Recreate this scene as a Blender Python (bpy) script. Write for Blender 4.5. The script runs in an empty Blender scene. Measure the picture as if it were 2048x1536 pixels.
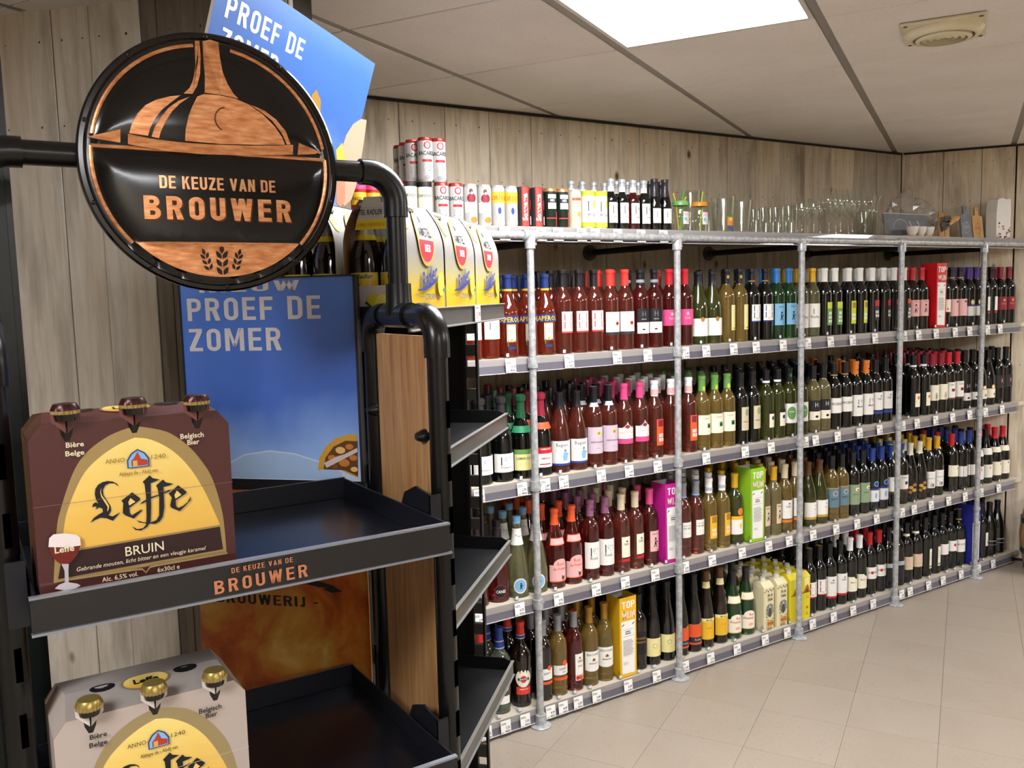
import bpy, math, random
from math import sin, cos, pi, radians, sqrt
from mathutils import Vector, Matrix
random.seed(7)
scene = bpy.context.scene
COL = scene.collection
# ------------------------------------------------------------------ camera
CAM = Vector((-1.7506, -2.6283, 1.6205))
FPX, YAW, PITCH, ROLL = 1748.695, radians(32.2755), radians(-5.8027), radians(-1.4197)
FWD = Vector((sin(YAW)*cos(PITCH), cos(YAW)*cos(PITCH), sin(PITCH)))
_r = Vector((cos(YAW), -sin(YAW), 0)); _u = _r.cross(FWD)
RGT = _r*cos(ROLL) + _u*sin(ROLL); UPV = -_r*sin(ROLL) + _u*cos(ROLL)
cam = bpy.data.cameras.new('camera'); cam.sensor_width = 36; cam.lens = FPX*36/2048; cam.clip_start = .02
camo = bpy.data.objects.new('camera', cam); COL.objects.link(camo)
camo.matrix_world = Matrix(((RGT.x, UPV.x, -FWD.x, CAM.x), (RGT.y, UPV.y, -FWD.y, CAM.y), (RGT.z, UPV.z, -FWD.z, CAM.z), (0, 0, 0, 1)))
scene.camera = camo
# ------------------------------------------------------------------ world, exposure
wd = bpy.data.worlds.new('world'); scene.world = wd; wd.use_nodes = True
wd.node_tree.nodes['Background'].inputs[0].default_value = (1, .93, .82, 1)
wd.node_tree.nodes['Background'].inputs[1].default_value = .05
vs = scene.view_settings
vs.view_transform = 'Standard'; vs.look = 'None'; vs.gamma = 1; vs.use_curve_mapping = False
vs.exposure = 0.0
LAMP_POWER = 36
cy = scene.cycles
cy.use_denoising = True
cy.max_bounces = 10; cy.diffuse_bounces = 3; cy.glossy_bounces = 4; cy.transmission_bounces = 8; cy.transparent_max_bounces = 24
cy.caustics_reflective = False; cy.caustics_refractive = False; cy.sample_clamp_indirect = 4
cy.use_adaptive_sampling = True; cy.adaptive_threshold = .01

# pixel (2048x1536 photograph) -> point on a plane
def ray(px, py): return FWD*FPX + RGT*(px-1024) - UPV*(py-768)
def on_plane(px, py, n, c):
    d = ray(px, py); n = Vector(n); return CAM + d*((c-n.dot(CAM))/n.dot(d))
def onY(px, py, Y): return on_plane(px, py, (0, 1, 0), Y)
def onZ(px, py, Z): return on_plane(px, py, (0, 0, 1), Z)

# ------------------------------------------------------------------ materials
def lin(c): return c/12.92 if c <= .04045 else ((c+.055)/1.055)**2.4
def hexc(h):
    h = h.lstrip('#'); return tuple(lin(int(h[i:i+2], 16)/255) for i in (0, 2, 4)) + (1,)
_mats = {}
def mat(c, rough=.5, metal=0., spec=.5, trans=0., ior=1.45, coat=0., emit=0., alpha=1., name=None):
    k = (c, rough, metal, spec, trans, ior, coat, emit, alpha)
    if k in _mats: return _mats[k]
    m = bpy.data.materials.new(name or ('paint_'+c)); m.use_nodes = True
    b = m.node_tree.nodes['Principled BSDF']; q = hexc(c)
    b.inputs['Base Color'].default_value = q; b.inputs['Roughness'].default_value = rough
    b.inputs['Metallic'].default_value = metal; b.inputs['Specular IOR Level'].default_value = spec
    b.inputs['Transmission Weight'].default_value = trans; b.inputs['IOR'].default_value = ior
    b.inputs['Coat Weight'].default_value = coat; b.inputs['Coat Roughness'].default_value = .08
    if emit:
        b.inputs['Emission Color'].default_value = q; b.inputs['Emission Strength'].default_value = emit
    m.diffuse_color = q
    _mats[k] = m; return m
def nodes_of(name):
    m = bpy.data.materials.new(name); m.use_nodes = True
    nt = m.node_tree; return m, nt, nt.nodes['Principled BSDF']
def N(nt, typ, **kw):
    n = nt.nodes.new(typ)
    for k, v in kw.items():
        if k in n.inputs: n.inputs[k].default_value = v
        else: setattr(n, k, v)
    return n
def ramp(nt, stops, fac):
    n = nt.nodes.new('ShaderNodeValToRGB'); e = n.color_ramp.elements
    while len(e) < len(stops): e.new(.5)
    for i, (p, c) in enumerate(stops): e[i].position = p; e[i].color = hexc(c) if isinstance(c, str) else c
    nt.links.new(fac, n.inputs[0]); return n.outputs[0]
def thin_glass(name, tint='ffffff', rough=.0, refl=1.0, ior=1.45, edge=None):
    """thin clear sheet: transparent with a Fresnel reflection"""
    m = bpy.data.materials.new(name); m.use_nodes = True; nt = m.node_tree; nt.nodes.clear()
    out = N(nt, 'ShaderNodeOutputMaterial'); mix = N(nt, 'ShaderNodeMixShader')
    tr = N(nt, 'ShaderNodeBsdfTransparent'); tr.inputs[0].default_value = hexc(tint)
    lw = N(nt, 'ShaderNodeLayerWeight'); nt.links.new(ramp(nt, [(.0, tint), (.72, tint), (1., edge or tint)], lw.outputs['Facing']), tr.inputs[0])
    gl = N(nt, 'ShaderNodeBsdfGlossy'); gl.inputs['Roughness'].default_value = rough
    fr = N(nt, 'ShaderNodeLayerWeight'); pw = N(nt, 'ShaderNodeMath', operation='POWER'); pw.inputs[1].default_value = 3.5
    mu = N(nt, 'ShaderNodeMath', operation='MULTIPLY_ADD'); mu.inputs[1].default_value = .55*refl; mu.inputs[2].default_value = .04*refl; mu.use_clamp = True
    nt.links.new(fr.outputs['Facing'], pw.inputs[0]); nt.links.new(pw.outputs[0], mu.inputs[0]); nt.links.new(mu.outputs[0], mix.inputs[0])
    nt.links.new(tr.outputs[0], mix.inputs[1]); nt.links.new(gl.outputs[0], mix.inputs[2]); nt.links.new(mix.outputs[0], out.inputs[0])
    return m
def wood(name, c0, c1, c2, scale=1., rnd=.35, knots=True, rough=.7, axis='Z'):
    """plank wood: stretched grain, knots, a tone of its own for every plank"""
    m, nt, b = nodes_of(name); L = nt.links.new
    tc = N(nt, 'ShaderNodeTexCoord'); oi = N(nt, 'ShaderNodeObjectInfo')
    cmb = N(nt, 'ShaderNodeCombineXYZ'); mm = N(nt, 'ShaderNodeMath', operation='MULTIPLY'); mm.inputs[1].default_value = 37.
    L(oi.outputs['Random'], mm.inputs[0])
    for i in range(3): L(mm.outputs[0], cmb.inputs[i])
    add = N(nt, 'ShaderNodeVectorMath', operation='ADD'); L(tc.outputs['Object'], add.inputs[0]); L(cmb.outputs[0], add.inputs[1])
    mp = N(nt, 'ShaderNodeMapping'); s = [22*scale]*3; s['XYZ'.index(axis)] = 1.3*scale; mp.inputs['Scale'].default_value = s
    L(add.outputs[0], mp.inputs[0])
    n1 = N(nt, 'ShaderNodeTexNoise', Scale=2.2, Detail=6., Roughness=.65, Distortion=.6); L(mp.outputs[0], n1.inputs[0])
    mp2 = N(nt, 'ShaderNodeMapping'); s2 = [5.]*3; s2['XYZ'.index(axis)] = 1.1; mp2.inputs['Scale'].default_value = s2
    L(add.outputs[0], mp2.inputs[0])
    n2 = N(nt, 'ShaderNodeTexNoise', Scale=1.5, Detail=4., Roughness=.6); L(mp2.outputs[0], n2.inputs[0])
    c = ramp(nt, [(.25, c0), (.5, c1), (.75, c2)], n1.outputs[0])
    mx = N(nt, 'ShaderNodeMix', data_type='RGBA', blend_type='MULTIPLY'); mx.inputs[0].default_value = .8
    L(c, mx.inputs[6]); L(ramp(nt, [(.3, 'b4aea4'), (.5, 'ffffff'), (.7, 'eee4d4')], n2.outputs[0]), mx.inputs[7])
    o = mx.outputs[2]
    if knots:
        mp3 = N(nt, 'ShaderNodeMapping'); s3 = [5.5]*3; s3['XYZ'.index(axis)] = 3.2; mp3.inputs['Scale'].default_value = s3
        L(add.outputs[0], mp3.inputs[0])
        vo = N(nt, 'ShaderNodeTexVoronoi', Scale=1.); L(mp3.outputs[0], vo.inputs[0])
        k = N(nt, 'ShaderNodeMix', data_type='RGBA', blend_type='MULTIPLY'); k.inputs[0].default_value = 1.
        L(o, k.inputs[6]); L(ramp(nt, [(.03, '6a5740'), (.055, 'b8a78e'), (.09, 'ffffff')], vo.outputs['Distance']), k.inputs[7]); o = k.outputs[2]
    hs = N(nt, 'ShaderNodeHueSaturation'); mr = N(nt, 'ShaderNodeMapRange'); mr.inputs[3].default_value = 1-rnd; mr.inputs[4].default_value = 1+rnd*.45
    L(oi.outputs['Random'], mr.inputs[0]); L(mr.outputs[0], hs.inputs['Value']); L(o, hs.inputs['Color'])
    L(hs.outputs[0], b.inputs['Base Color']); b.inputs['Roughness'].default_value = rough
    bp = N(nt, 'ShaderNodeBump'); bp.inputs['Strength'].default_value = .15; bp.inputs['Distance'].default_value = .004
    L(n1.outputs[0], bp.inputs['Height']); L(bp.outputs[0], b.inputs['Normal'])
    return m
def speckle(name, base, dots, scale, rough=.4, lo=.62, hi=.7, spec=.5, bump=0.):
    m, nt, b = nodes_of(name); L = nt.links.new
    tc = N(nt, 'ShaderNodeTexCoord'); oi = N(nt, 'ShaderNodeObjectInfo')
    add = N(nt, 'ShaderNodeVectorMath', operation='ADD'); L(tc.outputs['Object'], add.inputs[0])
    mm = N(nt, 'ShaderNodeMath', operation='MULTIPLY'); mm.inputs[1].default_value = 19.; L(oi.outputs['Random'], mm.inputs[0]); L(mm.outputs[0], add.inputs[1])
    n1 = N(nt, 'ShaderNodeTexNoise', Scale=scale, Detail=2.); L(add.outputs[0], n1.inputs[0])
    n2 = N(nt, 'ShaderNodeTexNoise', Scale=3., Detail=4.); L(add.outputs[0], n2.inputs[0])
    mx = N(nt, 'ShaderNodeMix', data_type='RGBA', blend_type='MULTIPLY'); mx.inputs[0].default_value = .22
    L(ramp(nt, [(lo, base), (hi, dots)], n1.outputs[0]), mx.inputs[6]); L(ramp(nt, [(.3, 'd8d0c4'), (.6, 'ffffff')], n2.outputs[0]), mx.inputs[7])
    L(mx.outputs[2], b.inputs['Base Color']); b.inputs['Roughness'].default_value = rough; b.inputs['Specular IOR Level'].default_value = spec
    if bump:
        bp = N(nt, 'ShaderNodeBump'); bp.inputs['Strength'].default_value = bump; bp.inputs['Distance'].default_value = .002
        L(n1.outputs[0], bp.inputs['Height']); L(bp.outputs[0], b.inputs['Normal'])
    return m
def vgrad(name, stops, rough=.45, axis=2, noise=0., coat=0., nscale=4.):
    """printed colour running along one axis of the object's own box"""
    m, nt, b = nodes_of(name); L = nt.links.new
    tc = N(nt, 'ShaderNodeTexCoord'); sp = N(nt, 'ShaderNodeSeparateXYZ'); L(tc.outputs['Generated'], sp.inputs[0]); f = sp.outputs[axis]
    if noise:
        nz = N(nt, 'ShaderNodeTexNoise', Scale=nscale, Detail=3.); L(tc.outputs['Generated'], nz.inputs[0])
        ma = N(nt, 'ShaderNodeMath', operation='MULTIPLY_ADD'); ma.inputs[1].default_value = noise; L(nz.outputs[0], ma.inputs[0]); L(f, ma.inputs[2])
        su = N(nt, 'ShaderNodeMath', operation='SUBTRACT'); L(ma.outputs[0], su.inputs[0]); su.inputs[1].default_value = noise/2; f = su.outputs[0]
    L(ramp(nt, stops, f), b.inputs['Base Color']); b.inputs['Roughness'].default_value = rough; b.inputs['Coat Weight'].default_value = coat
    return m

# ------------------------------------------------------------------ mesh builder
class MB:
    def __init__(s): s.v = []; s.f = []; s.m = []; s.sm = []; s.mats = []; s.T = None
    def mi(s, m):
        if m not in s.mats: s.mats.append(m)
        return s.mats.index(m)
    def add(s, vs, fs, m, smooth=False):
        o = len(s.v); i = s.mi(m)
        if s.T is not None: vs = [s.T @ Vector(p) for p in vs]
        s.v += [tuple(p) for p in vs]; s.f += [tuple(o+k for k in f) for f in fs]
        s.m += [i]*len(fs); s.sm += [smooth]*len(fs); return s
    def box(s, x0, y0, z0, x1, y1, z1, m, bev=0.):
        if not bev:
            v = [(x, y, z) for z in (z0, z1) for y in (y0, y1) for x in (x0, x1)]
            return s.add(v, [(0, 2, 3, 1), (4, 5, 7, 6), (0, 1, 5, 4), (2, 6, 7, 3), (0, 4, 6, 2), (1, 3, 7, 5)], m)
        b = bev; v = []; idx = {}
        for iz, z in enumerate((z0, z1)):
            for iy, y in enumerate((y0, y1)):
                for ix, x in enumerate((x0, x1)):
                    dx = b*(1-2*ix); dy = b*(1-2*iy); dz = b*(1-2*iz)
                    for k, p in enumerate(((x, y+dy, z+dz), (x+dx, y, z+dz), (x+dx, y+dy, z))):
                        idx[ix, iy, iz, k] = len(v); v.append(p)
        g = lambda *a: idx[a]
        f = []
        for i in (0, 1):
            q = [g(i, 0, 0, 0), g(i, 1, 0, 0), g(i, 1, 1, 0), g(i, 0, 1, 0)]; f.append(q if i else q[::-1])
            q = [g(0, i, 0, 1), g(1, i, 0, 1), g(1, i, 1, 1), g(0, i, 1, 1)]; f.append(q[::-1] if i else q)
            q = [g(0, 0, i, 2), g(1, 0, i, 2), g(1, 1, i, 2), g(0, 1, i, 2)]; f.append(q if i else q[::-1])
        for i in (0, 1):
            for j in (0, 1):
                f.append([g(i, j, 0, 0), g(i, j, 1, 0), g(i, j, 1, 1), g(i, j, 0, 1)])
                f.append([g(i, 0, j, 0), g(i, 1, j, 0), g(i, 1, j, 2), g(i, 0, j, 2)])
                f.append([g(0, i, j, 1), g(1, i, j, 1), g(1, i, j, 2), g(0, i, j, 2)])
                for k in (0, 1): f.append([g(i, j, k, 0), g(i, j, k, 1), g(i, j, k, 2)])
        return s.add(v, f, m)
    def lathe(s, prof, n, m, o=(0, 0, 0), smooth=True, a0=0., a1=2*pi):
        v = []; f = []; full = abs(a1-a0-2*pi) < 1e-6; c = n if full else n+1
        for r, z in prof:
            for k in range(c):
                a = a0+(a1-a0)*k/n; v.append((o[0]+r*cos(a), o[1]+r*sin(a), o[2]+z))
        for j in range(len(prof)-1):
            for k in range(n):
                k2 = (k+1) % c; a, b, d, e = j*c+k, j*c+k2, (j+1)*c+k2, (j+1)*c+k
                if prof[j][0] < 1e-7: f.append((a, d, e))
                elif prof[j+1][0] < 1e-7: f.append((a, b, e))
                else: f.append((a, b, d, e))
        return s.add(v, f, m, smooth)
    def tube(s, pts, r, m, n=14, caps=True, smooth=True):
        P = [Vector(p) for p in pts]; rs = r if isinstance(r, (list, tuple)) else [r]*len(P)
        v = []; f = []; t = (P[1]-P[0]).normalized()
        a = t.orthogonal().normalized()
        for i, p in enumerate(P):
            t2 = (P[min(i+1, len(P)-1)]-P[max(i-1, 0)]).normalized()
            a = (a-t2*a.dot(t2)).normalized(); b = t2.cross(a)
            for k in range(n):
                q = 2*pi*k/n; v.append(p+(a*cos(q)+b*sin(q))*rs[i])
        for i in range(len(P)-1):
            for k in range(n):
                k2 = (k+1) % n; f.append((i*n+k, i*n+k2, (i+1)*n+k2, (i+1)*n+k))
        s.add(v, f, m, smooth)
        if caps:
            e = len(P)-1; s.add(v[:n], [tuple(range(n))[::-1]], m); s.add(v[e*n:], [tuple(range(n))], m)
        return s
    def prism(s, poly, fn, d0, d1, m, side=None):
        """2-D polygon, fn(u, v, d) -> 3-D, between depths d0 and d1"""
        n = len(poly); v = [fn(u, w, d0) for u, w in poly]+[fn(u, w, d1) for u, w in poly]
        s.add(v, [tuple(range(n))[::-1], tuple(range(n, 2*n))], m)
        return s.add(v, [(i, (i+1) % n, n+(i+1) % n, n+i) for i in range(n)], side or m)
    def quad(s, a, b, c, d, m): return s.add([a, b, c, d], [(0, 1, 2, 3)], m)
    def mesh(s, name):
        me = bpy.data.meshes.new(name); me.from_pydata(s.v, [], s.f)
        for m in s.mats: me.materials.append(m)
        me.polygons.foreach_set('material_index', s.m); me.polygons.foreach_set('use_smooth', s.sm)
        me.update()
        if any(s.sm):
            try: me.set_sharp_from_angle(angle=radians(40))
            except Exception: pass
        return me
def obj(name, mb, parent=None, loc=None, rotz=0., label=None, cat=None, group=None, kind=None, rot=None):
    o = bpy.data.objects.new(name, mb.mesh(name) if isinstance(mb, MB) else mb); COL.objects.link(o)
    if parent: o.parent = parent
    if loc is not None: o.location = loc
    if rotz: o.rotation_euler = (0, 0, rotz)
    if rot: o.rotation_euler = rot
    return tag(o, label, cat, group, kind)
def tag(o, label=None, cat=None, group=None, kind=None):
    if label: o['label'] = label
    if cat: o['category'] = cat
    if group: o['group'] = group
    if kind: o['kind'] = kind
    return o
def thing(name, label, cat, loc=(0, 0, 0), rotz=0., group=None, rot=None):
    o = bpy.data.objects.new(name, None); COL.objects.link(o); o.empty_display_size = .05
    o.location = loc; o.rotation_euler = rot or (0, 0, rotz); return tag(o, label, cat, group)
def dup(root, loc, rotz=0., label=None, group=None, skip=()):
    r = root.copy(); COL.objects.link(r); r.location = loc; r.rotation_euler = (0, 0, rotz)
    if label: r['label'] = label
    if group: r['group'] = group
    for ch in KIDS.get(root.name, root.children):
        if ch.name.split('.')[0] in skip: continue
        c = ch.copy(); COL.objects.link(c); c.parent = r
        for g in ch.children:
            d = g.copy(); COL.objects.link(d); d.parent = c
    return r
KIDS = {}

# ------------------------------------------------------------------ text and flat print
_txt = {}
def text_geo(t, bold=0., res=2, ext=0., bev=0., sp=1.):
    k = (t, bold, res, ext, bev, sp)
    if k not in _txt:
        cu = bpy.data.curves.new('t', 'FONT'); cu.body = t; cu.size = 1; cu.align_x = 'CENTER'; cu.resolution_u = res; cu.offset = bold
        cu.extrude = ext; cu.bevel_depth = bev; cu.bevel_resolution = 0; cu.space_character = sp
        o = bpy.data.objects.new('t', cu); COL.objects.link(o); bpy.context.view_layer.update()
        me = bpy.data.meshes.new_from_object(o.evaluated_get(bpy.context.evaluated_depsgraph_get()))
        h = .69
        _txt[k] = ([(p.co.x/h, p.co.y/h, p.co.z/h) for p in me.vertices], [tuple(p.vertices) for p in me.polygons])
        bpy.data.objects.remove(o); bpy.data.curves.remove(cu); bpy.data.meshes.remove(me)
    return _txt[k]
def _arc(cx, cy, rx, ry, a0, a1, n=6): return [(cx+rx*cos(radians(a0+(a1-a0)*i/n)), cy+ry*sin(radians(a0+(a1-a0)*i/n))) for i in range(n+1)]
def _band(o, i): return [[o[k], o[k+1], i[k+1], i[k]] for k in range(len(o)-1)]
def _bowl(x0, y0, x1, y1, s):
    r = min(.24, (y1-y0)/2); q = max(r-s, .04)
    o = [(x0, y1)]+_arc(x1-r, y1-r, r, r, 90, 0)+_arc(x1-r, y0+r, r, r, 0, -90)+[(x0, y0)]
    i = [(x0, y1-s)]+_arc(x1-s-q, y1-s-q, q, q, 90, 0)+_arc(x1-s-q, y0+s+q, q, q, 0, -90)+[(x0, y0+s)]
    return _band(o, i)
def _R(x0, y0, x1, y1): return [(x0, y0), (x1, y0), (x1, y1), (x0, y1)]
def block(ch, s=.165, w=.52):
    """one condensed sans capital as polygons, height 1"""
    st = _R(0, 0, s, 1); L = []
    if ch == 'E': return [st, _R(s, 0, w*.92, s*.92), _R(s, .44, w*.86, .44+s*.88), _R(s, 1-s*.92, w*.92, 1)], w*.92
    if ch == 'F': return [st, _R(s, .42, w*.84, .42+s*.88), _R(s, 1-s*.92, w*.92, 1)], w*.9
    if ch == 'P': return [st]+_bowl(s, .40, w, 1, s*.95), w
    if ch == 'R': return [st]+_bowl(s, .43, w, 1, s*.95)+[[(w*.46, .44), (w*.80, .47), (w*1.06, 0), (w*1.06-s*1.15, 0)]], w*1.04
    if ch == 'D': return [st]+_bowl(s, 0, w*1.02, 1, s), w*1.02
    if ch == 'B': return [st]+_bowl(s, .50, w*.97, 1, s*.92)+_bowl(s, 0, w*1.02, .54, s*.92), w*1.02
    if ch in 'OU':
        r = w/2; q = r-s; lo = _arc(r, r, r, r, 180, 360, 10); li = _arc(r, r, q, q, 180, 360, 10)
        if ch == 'U': return _band([(0, 1)]+lo+[(w, 1)], [(s, 1)]+li+[(w-s, 1)]), w
        return _band(lo, li)+_band(_arc(r, 1-r, r, r, 0, 180, 10), _arc(r, 1-r, q, q, 0, 180, 10))+[_R(0, r, s, 1-r), _R(w-s, r, w, 1-r)], w
    if ch == 'Z': return [_R(0, 0, w*.95, s*.92), _R(0, 1-s*.92, w*.95, 1), [(0, s*.9), (s*1.2, s*.9), (w*.95, 1-s*.9), (w*.95-s*1.2, 1-s*.9)]], w*.95
    if ch == 'M': W = w*1.35; return [st, _R(W-s, 0, W, 1), [(s*.5, 1), (s*1.2, 1), (W/2+s*.35, .2), (W/2-s*.35, .2)], [(W-s*1.2, 1), (W-s*.5, 1), (W/2+s*.35, .2), (W/2-s*.35, .2)]], W
    if ch == 'N': return [st, _R(w-s, 0, w, 1), [(s*.3, 1), (s*1.15, 1), (w-s*.3, 0), (w-s*1.15, 0)]], w
    if ch == 'W':
        W = w*1.5; d = s*.98; a = [(0, 1), (W*.27, 0), (W*.5, .85), (W*.73, 0), (W, 1)]
        return [[(a[0][0], 1), (d, 1), (a[1][0]+d/2, 0), (a[1][0]-d/2, 0)], [(W*.5-d/2, 1), (W*.5+d/2, 1), (a[1][0]+d/2, 0), (a[1][0]-d/2, 0)], [(W*.5-d/2, 1), (W*.5+d/2, 1), (a[3][0]+d/2, 0), (a[3][0]-d/2, 0)], [(W-d, 1), (W, 1), (a[3][0]+d/2, 0), (a[3][0]-d/2, 0)]], W
    if ch == 'V': W = w*1.08; return [[(0, 1), (s*1.05, 1), (W/2+s*.5, 0), (W/2-s*.5, 0)], [(W-s*1.05, 1), (W, 1), (W/2+s*.5, 0), (W/2-s*.5, 0)]], W
    if ch == 'A': W = w*1.1; return [[(0, 0), (s*1.05, 0), (W/2+s*.5, 1), (W/2-s*.5, 1)], [(W-s*1.05, 0), (W, 0), (W/2+s*.5, 1), (W/2-s*.5, 1)], _R(W*.2, .2, W*.8, .2+s*.85)], W
    if ch == 'K': return [st, [(s, .38), (s, .6), (w*1.02-s*1.2, 1), (w*1.02, 1)], [(s*1.4, .58), (s*1.9, .72), (w*1.06, 0), (w*1.06-s*1.2, 0)]], w*1.04
    if ch == 'I': return [st], s
    if ch == 'T': return [_R(0, 1-s*.92, w, 1), _R(w/2-s/2, 0, w/2+s/2, 1-s*.92)], w
    if ch == 'J': return _band([(w*.62, 1)]+_arc(w*.31, .24, w*.31, .24, 0, -170, 8), [(w*.62-s, 1)]+_arc(w*.31, .24, max(w*.31-s, .02), .24-s, 0, -170, 8)), w*.62
    if ch == 'S':
        return _band(_arc(w/2, .74, w/2, .26, 20, 270, 10), _arc(w/2, .74, w/2-s, .26-s*.9, 20, 270, 10))+_band(_arc(w/2, .27, w/2, .27, 90, -160, 10), _arc(w/2, .27, w/2-s, .27-s*.9, 90, -160, 10)), w
    if ch == 'H': return [st, _R(w-s, 0, w, 1), _R(s, .44, w-s, .44+s*.88)], w
    if ch == 'L': return [st, _R(s, 0, w*.85, s*.92)], w*.85
    if ch == '-': return [_R(0, .4, w*.5, .4+s*.8)], w*.5
    return [], w*.42
def block_geo(t, sp=.13, s=.165):
    x = 0; V = []; F = []
    for ch in t:
        P, w = block(ch, s)
        for p in P: F.append(tuple(range(len(V), len(V)+len(p)))); V += [(a+x, b, 0) for a, b in p]
        x += w+sp
    x -= sp; return [(a-x/2, b, c) for a, b, c in V], F
class Sheet:
    """flat print: shapes in 2-D, later laid on a flat or round surface"""
    def __init__(s, step=.00015): s.it = []; s.step = step; s.lay = 0
    def raw(s, v, f, m): s.it.append((v, f, m, s.lay*s.step)); s.lay += 1; return s
    def rect(s, x0, y0, x1, y1, m, cell=.006):
        n = max(1, int(math.ceil(abs(x1-x0)/cell)))
        v = [(x0+(x1-x0)*i/n, y) for i in range(n+1) for y in (y0, y1)]
        return s.raw(v, [(2*i, 2*i+2, 2*i+3, 2*i+1) for i in range(n)], m)
    def ell(s, cx, cy_, rx, ry, m, n=12, ny=1, top=1., bot=-1.):
        v = []
        for i in range(n+1):
            a = pi*i/n
            for j in range(ny+1): v.append((cx-rx*cos(a), cy_+ry*sin(a)*(bot+(top-bot)*j/ny)))
        k = ny+1; return s.raw(v, [(i*k+j, (i+1)*k+j, (i+1)*k+j+1, i*k+j+1) for i in range(n) for j in range(ny)], m)
    def poly(s, pts, m): return s.raw(list(pts), [tuple(range(len(pts)))], m)
    def strip(s, a, b, m):
        """band between two polylines of equal length"""
        n = len(a); return s.raw(list(a)+list(b), [(i, i+1, n+i+1, n+i) for i in range(n-1)], m)
    def text(s, t, x, y, h, m, sx=1., bold=0., shear=0., rot=0., res=2, sp=1., w=None, blk=0.):
        v, f = block_geo(t, blk) if blk else text_geo(t, bold, res, sp=sp)
        if w: ww = max(p[0] for p in v)-min(p[0] for p in v); sx = w/(ww*h)
        c, sn = cos(rot), sin(rot); o = []
        for p in v:
            a = (p[0]*sx+p[1]*shear)*h; b = p[1]*h; o.append((x+a*c-b*sn, y+a*sn+b*c))
        return s.raw(o, f, m)
    def lines(s, x0, x1, y, n, dy, th, m):
        for i in range(n): s.rect(x0, y-i*dy, x0+(x1-x0)*(.8+.2*((i*37) % 5)/4), y-i*dy+th, m, 1.)
        return s
    def put(s, mb, fn):
        for v, f, m, off in s.it: mb.add([fn(p[0], p[1], off) for p in v], f, m)
        return mb
def flatY(y=0.): return lambda u, v, o: (u, y-o, v)
def cylmap(r, a_c=0.): return lambda u, v, o: ((r+o)*sin(u/r+a_c), -(r+o)*cos(u/r+a_c), v)
# ------------------------------------------------------------------ shared materials
W_WALL = wood('old_scaffold_wood', 'bcab92', 'e4d6bd', 'f0e5d0', rnd=.26)
W_LEFT = wood('grey_barn_wood', 'c2b8a9', 'ded5c7', 'e9e2d7', rnd=.14)
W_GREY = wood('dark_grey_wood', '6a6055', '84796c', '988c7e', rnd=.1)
W_OAK = wood('oak_veneer', '8a5f36', 'b98a58', 'caa272', scale=1.6, rnd=.02, knots=False, rough=.45)
FLOOR_T = speckle('terrazzo_vinyl', 'a69a8a', '6f6557', 190., .36, .66, .74)
CEIL_T = speckle('mineral_ceiling', 'ece7e4', 'd8d2cf', 260., .9, .55, .75, .2, .1)
BAR_M = mat('8f8a84', .45, name='ceiling_bar')
PLASTER = mat('b7ab99', .8, name='plaster')
def zinc():
    m, nt, b = nodes_of('galvanised_steel'); L = nt.links.new
    tc = N(nt, 'ShaderNodeTexCoord'); n = N(nt, 'ShaderNodeTexNoise', Scale=60., Detail=3.); L(tc.outputs['Object'], n.inputs[0])
    L(ramp(nt, [(.35, '9fa2a4'), (.65, 'c6c8c8')], n.outputs[0]), b.inputs['Base Color'])
    b.inputs['Metallic'].default_value = .35; b.inputs['Roughness'].default_value = .4; return m
ZINC = zinc()
BLK = mat('0b0b0c', .28, spec=.5, name='black_powder_coat')
BLK_M = mat('0d0d0e', .5, spec=.4, name='black_matt_steel')
BLK_T = speckle('black_tray_steel', '101113', '17181a', 90., .42)
CREAM = mat('cfc4ae', .5, name='cream_melamine')
RAIL_L = mat('c9bfb5', .35, name='rail_light_grey'); RAIL_D = mat('827c82', .25, spec=.6, name='rail_dark_grey')
CLEAR = thin_glass('clear_plastic', 'f4f6f8', .05, 1.0)
CLEARB = thin_glass('clear_rail_plastic', 'e2e4e8', .03, .9)
GLASS = thin_glass('thin_clear_glass', 'f8faf8', .0, 2.4, 1.5, '5c625c')
WHITE = mat('e6e4df', .5); PAPER = mat('f2f0ea', .55); INK = mat('17171a', .6)

# ------------------------------------------------------------------ floor
HC = 2.3969; GA = radians(-59.839); YW, CXW = .578, 3.036
G0 = Vector((.1183, -.3708, 0)); SA, SB = .610, .626
mb = MB(); mb.box(-6, -5.2, -.12, 8.5, 9.5, -.004, mat('938877', .6, name='floor_base'))
floor = obj('floor', mb, loc=(-2, -2.5, 0), rotz=GA, kind='structure')
FT = .3087; mb = MB(); mb.box(.0005, .0005, -.004, FT-.0005, FT-.0005, 0, FLOOR_T); tile_me = mb.mesh('floor_tile')
RF = Matrix.Rotation(GA, 3, 'Z'); FB0 = .7217; FA0 = .47
floor_inv = (Matrix.Translation((-2, -2.5, 0)) @ Matrix.Rotation(GA, 4, 'Z')).inverted()
for i in range(-14, 14):
    for j in range(-16, 12):
        c = RF @ Vector((FB0+(i+.5)*FT, FA0+(j+.5)*FT, 0))
        if -1.2 < c.x < 4.2 and -2.3 < c.y < .5 and c.x < CXW-.03+(YW-c.y)*.674 and (c-Vector((CAM.x, CAM.y, 0))).dot(Vector((FWD.x, FWD.y, 0))) > 1.2:
            w = RF @ Vector((FB0+i*FT, FA0+j*FT, 0)); obj('floor_tile', tile_me, floor, loc=floor_inv @ w)
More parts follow.
